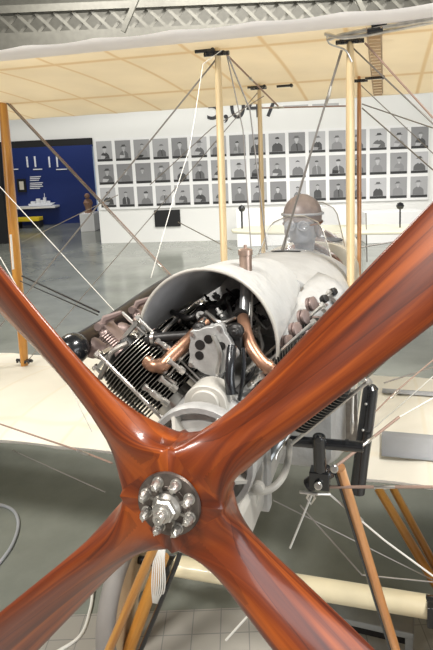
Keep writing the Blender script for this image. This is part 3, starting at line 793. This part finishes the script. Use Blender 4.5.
# louvre slot and filler cap on the deck
g = MB(); c = ap(286, 262, 1.62); g.lathe((c.x, 1.62, .385), (0, 0, 1), [(0, .075), (.004, .075)], 24)
for i_, v_ in enumerate(g.v): v_.y = 1.62 + (v_.y - 1.62) * .28
g.build('deck_slot', M['blk'], fus)
g = MB(); c = ap(246, 278, .62); g.lathe(c, (0, 0, 1), [(0, .0205), (.075, .0205), (.076, .0235), (.092, .0235), (.096, .018), (.097, .006), (.108, .005)], 20)
g.build('filler_neck', M['copperdark'], fus)
# doped patch line of scoop edge
MB().tube(seam, .003, 6).build('scoop_seam', M['steel_dull'], scoop)
# pale side panel between the scoop and the right bank
top_ = bez([ap(277, 344, .60), ap(290, 314, .74), ap(302, 288, .93), ap(318, 272, 1.12)], 4); bot_ = bez([ap(284, 358, .60), ap(300, 342, .72), ap(322, 318, .86), ap(346, 292, 1.02)], 4)
g = MB(); g.quad_grid([[lerp(a, b_, t) + Vector((.012 * math.sin(math.pi * t), 0, .012 * math.sin(math.pi * t))) for t in (0, .25, .5, .75, 1)] for a, b_ in zip(top_, bot_)])
o = g.build('cowl_panel', M['cowl'], fus); o.modifiers.new('s', 'SOLIDIFY').thickness = .004
# cockpit coaming rolls
MB().box((0, 2.02, -.345), (.3, .3, .04)).build('seat', M['brown'], fus, bevel=.01)
for (yc, zc, lx, ly) in ((2.06, .30, .225, .27), (2.75, .325, .2, .26)):
    g = MB(); g.tube([(lx * math.cos(t), yc + ly * math.sin(t), zc + .05 - .11 * abs(math.cos(t)) ** 1.5) for t in [2 * math.pi * k / 36 for k in range(36)]], .022, 10, closed=True)
    g.build('cockpit_coaming', M['brown'], fus)
# dark cockpit openings
g = MB(); g.lathe((0, 2.75, .33), (0, 0, 1), [(0, .19), (.01, .19)], 28); g.build('cockpit_opening', M['blk'], fus)
# windscreens
def screen(yc, zb_, w0, w1, h, rake, r_curv, mname, cx0=0):
    g = MB(); rows = []
    for i in range(9):
        t = i / 8; w_ = lerp(w0, w1, t ** 1.1) * (1 if t < .75 else math.sqrt(max(.02, 1 - ((t - .75) / .27) ** 2)) * .999)
        rows.append([(cx0 + w_ * a, yc + rake * t + r_curv * a * a, zb_ + h * t - .07 * a * a * (1 - t)) for a in [(-1 + 2 * k / 14) for k in range(15)]])
    g.quad_grid(rows)
    o = g.build('windscreen', M['glass'], BP)
    sd = o.modifiers.new('solid', 'SOLIDIFY'); sd.thickness = .004
    edge = [r[0] for r in rows] + [r[-1] for r in rows[::-1]]
    MB().tube(edge, .0035, 6).build('windscreen_frame', M['steel'], o)
    return o
screen(1.66, .372, .205, .12, .18, .09, .07, 'glass', .01)
screen(2.44, .36, .20, .12, .24, .1, .12, 'glass', .02)

# ---- wings
def wing(x0, x1, base, nm, m_, chord_pts, dih=0., cut=None, parent=BP):
    """base(x) -> (Y of front spar, Z); section runs from LE (-.216) to TE (+1.467)"""
    LE, TE = -.216, 1.467; CHD = TE - LE
    xs = []; x = x0; 
    nx = int((x1 - x0) / .0475)
    mb = MB(); rows = []
    for i in range(nx + 1):
        x = x0 + (x1 - x0) * i / nx
        Yf, Z = base(x)
        # sag of fabric between ribs at the nose and tail
        ph = ((x + .08) / .38) % 1; sag = math.sin(math.pi * ph)
        up_, lo = [], []
        for k in range(15):
            t = (1 - math.cos(math.pi * k / 14)) / 2
            camber = .045 * 4 * t * (1 - t) * (1.15 - .4 * t) * CHD
            th = .03 * CHD * (2.6 * math.sqrt(t) - 2.0 * t - .6 * t * t) if t > 0 else 0
            sagz = .006 * sag * math.sin(math.pi * min(1, t * 1.0))
            y = Yf + LE + t * CHD
            y += (.018 * sag if t < .02 else 0) - (.02 * sag if t > .98 else 0)
            z = Z - (LE + t * CHD) * math.tan(R(1.5))
            up_.append((x, y, z + camber + th + .018 - sagz * 1.5)); lo.append((x, y, z + camber * .55 + .0 - th * .28 + .0))
        for q_ in range(1, 4): lo[q_] = (lo[q_][0], lo[q_][1], lo[q_][2] + (.022, .008, .001)[q_ - 1])
        up_ = [(a_, b_, c_ - .013 * sag * max(0, 1 - abs(q_ - 3) / 5)) for q_, (a_, b_, c_) in enumerate(up_)]
        up_[0] = lo[0] = (up_[0][0], up_[0][1], lo[0][2] + .050 - .006 * sag); up_[-1] = (lo[-1][0], lo[-1][1], lo[-1][2] + .004)
        rows.append(up_ + lo[::-1])
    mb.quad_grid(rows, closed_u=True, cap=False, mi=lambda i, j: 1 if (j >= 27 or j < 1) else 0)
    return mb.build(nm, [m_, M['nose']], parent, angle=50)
ZT, ZL, YF = 1.366, -.688, 1.57
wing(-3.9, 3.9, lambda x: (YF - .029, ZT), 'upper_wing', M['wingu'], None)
wl = wing(-3.9, -.33, lambda x: (YF, ZL), 'lower_wing', M['wingl'], None)
wr = wing(.33, 3.9, lambda x: (YF, ZL), 'lower_wing', M['wingl'], None)
# walkway strips on the right wing
def zlow(y, x=0):  # upper surface of lower wing
    t = (y - YF + .216) / 1.683; return ZL - (y - YF) * math.tan(R(1.5)) + .045 * 4 * t * (1 - t) * (1.15 - .4 * t) * 1.683 + .03 * 1.683 * (2.6 * math.sqrt(max(t, 0)) - 2 * t - .6 * t * t) + .018
for y0, y1 in ((1.53, 1.75), (2.34, 2.44)):
    g = MB(); g.quad_grid([[(x, y, zlow(y) + .004) for x in (.46, .9, 1.3, 1.7)] for y in [lerp(y0, y1, k / 4) for k in range(5)]])
    o = g.build('walkway_strip', M['walk'], wr); o.modifiers.new('s', 'SOLIDIFY').thickness = .004
# root fairing / control-cable laced joint under the upper wing
for sx_ in (.42,):
    g = MB()
    for k in range(22):
        y = 1.45 + k * .07; z = ZT + .035 * 4 * ((y - 1.325) / 1.683) * (1 - (y - 1.325) / 1.683) - (y - YF) * math.tan(R(1.5)) - .012
        g.box((sx_, y, z), (.055, .008, .012)); 
    g.tube([(sx_ - .03, 1.4, ZT), (sx_ - .03, 3.0, ZT - .03)], .004, 6); g.tube([(sx_ + .03, 1.4, ZT), (sx_ + .03, 3.0, ZT - .03)], .004, 6)
    g.build('wing_joint_lacing', M['lace'], BP, smooth=False)

# ---- struts
def strut(a, b_, w_, m_, nm, bands=True, stretch=2.2):
    a, b_ = Vector(a), Vector(b_); mb = MB(); n = 10
    pts = [lerp(a, b_, k / n) for k in range(n + 1)]
    mb.tube(pts, [w_ * (.72 + .28 * math.sin(math.pi * k / n) ** .5) for k in range(n + 1)], 16, ell=((0, 1, 0), stretch))
    return mb.build(nm, m_, BP)
def fitting(c, s=1., m_='black', axis=(1, 0, 0), parent=BP):
    g = MB(); c = Vector(c)
    g.box(c, (.10 * s, .05 * s, .012 * s)); g.lathe(c + Vector((-.07 * s, 0, -.003)), (1, 0, 0), [(0, .012 * s), (.14 * s, .012 * s)], 10)
    for dx in (-.05, -.02, .02, .05): g.lathe(c + Vector((dx * s, -.02 * s, 0)), (0, 0, -1), [(0, .009 * s), (.018 * s, .009 * s)], 6)
    return g.build('strut_fitting', M[m_], parent, bevel=.002)
CW2 = .313
YR = YF + .91
cabs = {}
for side in (-1, 1):
    for y, y2, zb_, w_, nm, mm in ((YF - .02, YF - .03, .12, .0165, 'front', 'strut'), (YR, YR - .03, .12, .0145, 'rear', 'strut')):
        top = Vector((side * CW2, y2, ZT + (.01 if nm == 'front' else .0))); bot = Vector((side * (CW2 + .0), y, zb_))
        st = strut(bot, top, w_ + (.004 if side > 0 and nm == 'front' else 0), M['strut'] if nm == 'front' or side < 0 else M['walnut'], 'cabane_strut')
        fitting(top + Vector((0, -.02, -.025)), .9 if nm == 'front' else .75)
        cabs[(side, nm)] = (bot, top)
for side in (-1, 1):
    for y in (YF, YR):
        strut((side * 2.227, y, ZL + .03), (side * 2.227, y - .03, ZT + .02), .026, M['amber'], 'interplane_strut', stretch=2.0)
        fitting((side * 2.227, y, ZL + .115), 1.)
# white label band on the left rear strut
MB().box(apx(12, 252, -2.2) * 1, (.004, .02, .26)).build('strut_label', M['board'], BP, smooth=False)

# ---- rigging
def wire(pts, r=.0035, mm='wire', turn=None, nm='rigging_wire'):
    pts = [Vector(p) for p in pts]
    g = MB(); g.tube(pts, r, 6, 0)
    if turn is not None:
        a = lerp(pts[0], pts[-1], turn); d_ = (pts[-1] - pts[0]).normalized()
        g.lathe(a - d_ * .045, d_, [(0, .003), (.01, .006), (.035, .0065), (.045, .009), (.055, .0065), (.08, .006), (.09, .003)], 10, 1)
    return g.build(nm, [M[mm], M['steel']], BP)
LB = lambda s_, y: Vector((s_ * 2.2, y, ZL + .11)); UT = lambda s_, y: Vector((s_ * 2.2, y - .03, ZT + .01))
for s_ in (-1, 1):
    wire([cabs[(s_, 'front')][1] + Vector((0, 0, -.04)), LB(s_, YF)], .004)
    wire([cabs[(s_, 'rear')][1] + Vector((0, 0, -.04)), LB(s_, YR)], .003)
    wire([UT(s_, YF), (s_ * .34, YF, ZL + .12)], .0022, 'pale')
    wire([UT(s_, YR), (s_ * .34, YR, ZL + .12)], .0065, 'wire', .62); wire([UT(s_, YR) + Vector((0, .03, 0)), (s_ * .34, YR + .03, ZL + .12)], .004, 'taupe')
W_ = [ # px-sighted cables with their stations
    (((0, 257, 1.2), (39, 325, 1.2), (92, 432, 1.2)), .0022, 'pale', None),
    (((0, 424, 1.25), (86, 453, .95), (112, 463, .85)), .004, 'taupe', .78), (((12, 450, 1.5), (105, 492, 1.1)), .0025, 'wire', None),
    (((22, 276, 1.9), (99, 312, 1.1)), .0045, 'iron', None), (((20, 281, 1.9), (98, 315, 1.1)), .003, 'iron', None),
    (((222, 50, 1.5), (203, 64, 1.4), (190, 147, 1.2), (173, 200, 1.05), (151, 278, .95)), .0019, 'pale', None),
    (((262, 108, 2.4), (346, 106, 2.4)), .005, 'taupe', .2),
    (((226, 54, 1.52), (278, 106, 2.45)), .005, 'taupe', .4),
    (((228, 56, 1.54), (250, 110, 1.7), (267, 250, 1.72)), .004, 'wire', None), (((227, 56, 1.54), (243, 130, 1.6), (252, 262, 1.6)), .003, 'wire', None),
    (((342, 50, 1.54), (320, 122, 1.6), (288, 232, 1.65), (281, 258, 1.68)), .0045, 'wire', .2), (((341, 50, 1.54), (312, 147, 1.6), (279, 258, 1.66)), .003, 'wire', None),
    (((365, 43, 1.5), (433, 118, 1.5)), .005, 'taupe', None), (((362, 104, 2.4), (433, 128, 2.4)), .004, 'wire', None),
    (((362, 108, 2.4), (433, 170, 2.4)), .0045, 'wire', None), (((264, 96, 2.4), (212, 128, 2.4), (150, 185, 2.4)), .003, 'wire', None),
    (((118, 195, 3), (22, 242, 3.0)), .0035, 'wire', None), (((178, 222, 3), (232, 250, 3)), .004, 'wire', None),
    # right wing root fan
    (((334, 468, .92), (399, 417, 1.25)), .006, 'taupe', .5), (((399, 417, 1.25), (433, 398, 1.4)), .003, 'pale', None),
    (((328, 487, .9), (433, 487, .9)), .0055, 'taupe', .55), (((328, 493, .9), (384, 540, 1.0), (433, 576, 1.1)), .004, 'pale', .25),
    (((312, 494, .88), (290, 548, .88)), .0045, 'rope', None), (((300, 505, .9), (362, 575, 1.1), (433, 582, 1.2)), .003, 'wire', None),
    (((273, 500, 1.2), (433, 580, 1.4)), .0025, 'wire', None), (((372, 415, 1.6), (392, 395, 1.8), (433, 360, 2.1)), .004, 'taupe', .35),
    (((384, 383, 1.9), (433, 367, 2.1)), .004, 'wire', None), (((353, 395, 1.0), (352, 430, 1.0)), .005, 'pale', .8),
    (((366, 213, 5.9), (367, 262, 5.9)), .008, 'wire', None), (((345, 250, 5), (398, 241, 5.2)), .008, 'wire', None)]
for pts, r_, mm, tn in W_: wire([ap(*p) for p in pts], r_, mm, tn)

# chrome pressure-head tubes at the right cabane
for i, (a, b_, c) in enumerate((((327, 40, 1.45), (350, 33, 1.43), (433, 19, 1.4)), ((325, 34, 1.45), (352, 37, 1.43), (433, 22, 1.46)))):
    o = MB().tube(bez([ap(*a), ap(*b_), ap(*c)], 6), .0085, 10).build('pressure_tube', M['steel'], BP)
    if i: c2 = ap(375, 31, 1.42)
    else: c2 = ap(379, 25, 1.42)
    MB().tube([c2 - Vector((.032, 0, 0)), c2 + Vector((.032, 0, .006))], .0125, 10).build('tube_clamp', M['black'], o)
MB().tube(bez([ap(327, 36, 1.45), ap(330, 44, 1.46), ap(345, 50, 1.48), ap(352, 62, 1.5)], 6), .004, 8).build('pressure_tube', M['steel'], BP)
for (px, py, Y, wd) in ((376, 36, 1.7, .11), (374, 78, 2.25, .1), (204, 51, 1.5, .09), (256, 87, 2.4, .11), (284, 86, 2.3, .09)):
    c = ap(px, py, Y); g = MB(); g.box(c, (wd, .012, .014)); g.lathe(c + Vector((wd / 2, 0, 0)), (0, -1, 0), [(-.01, .011), (.01, .011)], 8)
    g.build('pulley_bracket', M['black'], BP)

# ---- right-hand black pipe, cross tube, joint
g = MB(); a = ap(371, 388, 1.15); b_ = ap(357, 492, 1.15)
g.tube([b_, lerp(b_, a, .95), a, a + Vector((0, 0, .012))], [.032, .032, .030, .018], 18)
g.build('drain_stack', M['black'], BP)
MB().ball(ap(366, 437 - 33, 1.11), .006, 8).build('rivet', M['steel'], BP); MB().ball(ap(363, 430, 1.11), .006, 8).build('rivet', M['steel'], BP)
g = MB(); g.tube([ap(268, 439, .85), ap(363, 447, .85)], .020, 16); g.lathe(ap(345, 445, .85), Vector((1, 0, -.05)), [(0, .023), (.012, .023)], 14)
g.build('cross_tube', M['black'], BP)
g = MB(); g.tube([ap(319, 436, .82), ap(320, 470, .85)], .024, 14); g.tube([ap(308, 486, .88), ap(330, 470, .88)], .028, 14); g.box(ap(320, 478, .88), (.075, .06, .07)); g.lathe(ap(319, 438, .80), (0, -1, 0), [(0, .016), (.02, .014)], 10)
joint = g.build('undercarriage_joint', M['black'], BP, bevel=.004)
for px, py in ((318, 485), (334, 468)): MB().lathe(ap(px, py, .845), (.2, -1, .2), [(0, .015), (.012, .015), (.016, .010)], 16).build('joint_bolt', M['steel'], joint)
g = MB(); g.tube([ap(300, 492, .86), ap(318, 494, .84), ap(330, 494, .86)], .006, 8); g.tube([ap(x_, y_, .85) for x_, y_ in ((310, 492), (307, 498), (311, 504), (315, 498), (312, 492))], .0045, 8); g.build('joint_shackle', M['steel'], joint)
# cockpit-side black bar at the wing root
g = MB(); g.box(ap(352, 418, 1.25), (.05, .03, .25)); g.build('root_panel', M['steel_dull'], BP, bevel=.003)

# ---- undercarriage
def beam(a, b_, wx, wy, m_, nm):
    a, b_ = Vector(a), Vector(b_); mb = MB(); n = 6
    mb.tube([lerp(a, b_, k / n) for k in range(n + 1)], wx, 12, ell=((0, 1, 0), wy / wx)); return mb.build(nm, m_, BP)
beam(ap(340, 468, .92), ap(396, 652, 1.02), .020, .030, M['walnut'], 'undercarriage_strut')
e0, e1 = ap(340, 468, .92), ap(396, 652, 1.02); ev = (e1 - e0) * .25; beam(e1, e1 + ev, .020, .030, M['walnut'], 'undercarriage_strut_foot')
MB().tube([ap(334, 468, .895), ap(391, 652, .995)], .006, 8).build('undercarriage_cable', M['black'], BP)
beam(ap(378, 488, 1.75), ap(436, 585, 1.55), .022, .032, M['amber'], 'undercarriage_strut')
beam(ap(393, 488, 1.85), ap(440, 575, 1.62), .020, .030, M['amber'], 'undercarriage_strut')
beam(ap(166, 520, .92), ap(108, 652, .98), .021, .030, M['amber'], 'undercarriage_strut')
a, b_ = ap(163, 556, 1.32), ap(128, 652, 1.2)
beam(a, b_, .033, .045, M['amber'], 'undercarriage_strut')
MB().tube([ap(186, 535, 1.16), ap(176, 565, 1.16), ap(140, 652, 1.12)], .012, 8).build('undercarriage_cable', M['black'], BP)
# fairing around axle
ax0, ax1 = ap(172, 565, 1.40), ap(430, 607, 1.40)
MB().tube([ax0, lerp(ax0, ax1, .5), ax1], .047, 20, ell=((0, 1, 0), 1.25)).build('axle_fairing', M['cream'], BP)
MB().tube([ax0 - (ax1 - ax0) * .22, ax1 + (ax1 - ax0) * .2], .022, 12).build('axle', M['black'], BP)
for c in (ax0, ax1):
    g = MB(); g.lathe(c - Vector((.02, 0, 0)), (1, 0, 0), [(0, .05), (.04, .05)], 12); g.box(c + Vector((0, -.05, 0)), (.035, .05, .10)); g.build('axle_clamp', M['black'], BP, bevel=.004)
# bungee cord wrapped over the left axle end
c = ap(162, 566, 1.16); g = MB()
for k in range(7):
    dx = (k - 3) * .0085
    g.tube(bez([c + Vector((dx * .5 + .01, 0, .12)), c + Vector((dx, -.03, .05)), c + Vector((dx * 1.3 - .005, -.035, -.05)), c + Vector((dx * 1.1 - .02, -.02, -.13)), c + Vector((dx * .4 - .045, .0, -.2))], 5), .0036, 6)
g.build('bungee_cord', M['rope'], BP)
# wheels
for side in (-1, 1):
    wc = lerp(ax0, ax1, .5) + (ax1 - ax0).normalized() * side * .83
    if side < 0: wc = ap(134, 596, 1.40)
    g = MB(); rows = []
    ua = (ax1 - ax0).normalized()
    RW = .31
    g.lathe(wc - ua * .04, ua, [(0, .03), (.0, .05), (.0, .27), (.0, .29), (.08, .29), (.08, .05), (.08, .03)], 48)
    wh = g.build('wheel', M['wheel'], BP, angle=30)
    g = MB(); u = Vector((0, 1, 0)); u = (u - ua * u.dot(ua)).normalized(); v = ua.cross(u)
    g.tube([wc + (u * math.cos(t) + v * math.sin(t)) * .315 for t in [2 * math.pi * k / 48 for k in range(48)]], .048, 14, closed=True)
    g.build('tire', M['rubber'], wh)
    MB().lathe(wc - ua * .09, ua, [(0, .03), (.18, .03)], 18).build('wheel_hub', M['stand'], wh)

# ---- tail
def slab(pts, z0, z1, m_, nm, parent=BP):
    return MB().prism([(x, y, z0) for x, y in pts], (0, 0, z1 - z0)).build(nm, m_, parent, bevel=.01)
slab([(-1.55, 6.1), (-1.45, 5.8), (-1.15, 5.62), (0, 5.5), (1.1, 5.6), (1.4, 5.8), (1.5, 6.1), (1.45, 6.6), (1.2, 6.85), (.1, 6.8), (-.1, 6.8), (-1.2, 6.85), (-1.5, 6.6)], .13, .165, M['tail'], 'tailplane')
for x_ in (-1.42, .66): MB().box((x_, 6.2, .27), (.02, .03, .33)).ball((x_, 6.2, .44), .05, 8).build('elevator_horn', M['black'], BP)
MB().prism([(0, 6.35, .1), (0, 6.35, .55), (0, 6.6, .72), (0, 6.95, .6), (0, 7.0, .1), (0, 6.8, -.1)], (.025, 0, 0)).build('rudder', M['tail'], BP, bevel=.004)

# ------------------------------------------------------------------ mannequin in the front seat (own thing, sits in the cockpit)
MN = bpy.data.objects.new('mannequin', None); COL.objects.link(MN); MN.matrix_world = BPW @ Matrix.Translation((0.02, 2.03, .045)) @ Matrix.Scale(1.12, 4)
tag(MN, 'grey mannequin in leather flying helmet and goggles seated behind the windscreen', 'mannequin')
def headmesh():
    mb = MB(); rows = []; n = 32; H = 26
    prof = [(-.15, .050), (-.13, .052), (-.11, .054), (-.095, .058), (-.08, .066), (-.06, .074), (-.03, .080), (0, .084), (.03, .086), (.06, .084), (.085, .074), (.105, .056), (.118, .032), (.123, .004)]
    for z, r in prof:
        row = []
        for k in range(n):
            a = 2 * math.pi * k / n; x = math.sin(a); y = -math.cos(a)   # y<0 front
            rx = r * (.92); ry = r * (1.18 if z > -.085 else .95)
            px, py = x * rx, y * ry + (.0 if z > -.085 else .02)
            front = max(0, -y)
            # face relief
            if front > .2:
                # chin
                if -.105 < z < -.07: py -= .014 * front ** 3
                # mouth
                if -.07 <= z < -.05: py -= .004 * front ** 3
                # nose
                if -.045 < z < .01: py -= .026 * max(0, 1 - abs(x) / .22) * (1 - (z + .045) / .06)
                # eye sockets
                if -.01 < z < .02 and .15 < abs(x) < .6: py += .008
            row.append((px, py, z))
        rows.append(row)
    mb.quad_grid(rows, closed_u=True, cap=True); return mb
tb_ = MB(); rows = []
for z, rx_, ry_ in ((-.31, .12, .10), (-.15, .165, .12), (0, .20, .125), (.08, .20, .11), (.13, .14, .09), (.16, .075, .07), (.24, .058, .062)):
    rows.append([(rx_ * math.cos(2 * math.pi * k / 24), ry_ * math.sin(2 * math.pi * k / 24), z) for k in range(24)])
tb_.quad_grid(rows, closed_u=True, cap=True); tor = tb_.build('coat', M['cloth'], MN)
for s_ in (-1, 1): MB().tube(bez([(s_ * .17, 0, .06), (s_ * .185, -.02, -.06), (s_ * .17, -.07, -.15), (s_ * .10, -.10, -.19)], 5), [.05] * 5 + [.045] * 5 + [.04] * 6, 12).build('sleeve', M['cloth'], MN)
hd = headmesh().build('head', M['manne'], MN, angle=180); hd.location = (.0, -.02, .40); hd.rotation_euler = (R(6), 0, R(-8))
sb = hd.modifiers.new('sub', 'SUBSURF'); sb.levels = 1; sb.render_levels = 1
hm = MB(); rows = []
for z, r in ((-.04, .082), (.0, .094), (.03, .099), (.06, .099), (.09, .092), (.115, .078), (.135, .056), (.150, .03), (.156, .003)):
    row = []
    for k in range(32):
        a = 2 * math.pi * k / 32; x = math.sin(a); y = -math.cos(a); zz = z
        if z < .03 and -y > .45: zz = .032 + (z) * .05
        row.append((x * r * .97, y * r * 1.15 + .006, zz))
    rows.append(row)
hm.quad_grid(rows, closed_u=True, cap=True)
hl = hm.build('helmet', M['helmet'], hd, angle=80); 
MB().tube([(.101 * math.sin(t), -.117 * math.cos(t) + .006, .056 + .01 * math.cos(t)) for t in [2 * math.pi * k / 36 for k in range(36)]], .007, 8, closed=True).build('helmet_band', M['manne'], hd)
for s_ in (-1, 1): MB().ball((s_ * .082, .0, -.03), .03, 12, sc=(.5, .9, 1.3)).build('ear_flap', M['helmet'], hd)
gg = MB()
for s_ in (-1, 1): gg.tube([(s_ * .034 + .026 * math.cos(t), -.112 + .012 * abs(s_ * .034 + .026 * math.cos(t)) / .06, .012 + .021 * math.sin(t)) for t in [2 * math.pi * k / 20 for k in range(20)]], .006, 8, closed=True)
gg.build('goggles', M['manne'], hd)
for s_ in (-1, 1): MB().ball((s_ * .034, -.106, .012), .024, 12, sc=(1, .3, .85)).build('goggle_lens', M['lens'], hd)
MB().tube([(.098 * math.sin(t), -.112 * math.cos(t) + .006, .012) for t in [R(35) + R(290) * k / 30 for k in range(31)]], .005, 6).build('goggle_strap', M['brown'], hd)

# ------------------------------------------------------------------ loose things on the floor
def floor_pt(px, py, z=.0):
    D = ray(px, py); t = (z - CAM.z) / D.z; return CAM + D * t
g = MB(); g.tube(bez([floor_pt(-40, 500, .012), floor_pt(5, 506, .012), floor_pt(18, 520, .012), floor_pt(12, 545, .012), floor_pt(-10, 575, .012)], 8), .011, 8)
tag(g.build('floor_cable', M['walk']), 'grey cable looping on the floor at the left under the wing', 'cable')
g = MB(); g.tube(bez([floor_pt(52, 655, .012), floor_pt(80, 636, .012), floor_pt(90, 610, .012), floor_pt(93, 590, .02)], 8), .009, 8)
tag(g.build('floor_hose', M['pale']), 'pale hose on the floor beside the left wheel', 'hose')
# tie-down ring with rod under the lower right blade
c = ap(252, 613, .80); g = MB()
g.tube([c + Vector((.02 * math.cos(t), .0, .02 * math.sin(t))) for t in [2 * math.pi * k / 20 for k in range(20)]], .005, 8, closed=True)
g.tube([c + Vector((-.016, 0, -.014)), ap(226, 640, .85)], .0045, 8); g.build('tie_ring', M['rope'], BP)
# grey stand below the axle
A0 = floor_pt(300, 608, .22); A1 = floor_pt(414, 634, .22); u = (A1 - A0).normalized(); v = Vector((-u.y, u.x, 0)); u.z = 0
yaw = math.atan2(u.y, u.x); RZ = Matrix.Rotation(yaw, 3, 'Z'); Lw = (A1 - A0).length
cc = (A0 + A1) / 2 + v * .07
st = MB(); st.box((cc.x, cc.y, .20), (Lw, .14, .035), 0, RZ)
o = st.build('axle_stand', M['stand'], smooth=False, bevel=.006)
tag(o, 'low grey metal stand on the floor beneath the cream axle fairing', 'stand')
for t in (-.46, .46):
    for t2 in (-.05, .05):
        MB().box((cc.x + u.x * Lw * t + v.x * t2, cc.y + u.y * Lw * t + v.y * t2, .0945), (.035, .035, .176), 0, RZ).build('leg', M['stand'], o, smooth=False)
MB().box((cc.x + v.x * .05, cc.y + v.y * .05, .10), (Lw * .9, .012, .12), 0, RZ).build('back_panel', M['iron'], o, smooth=False)
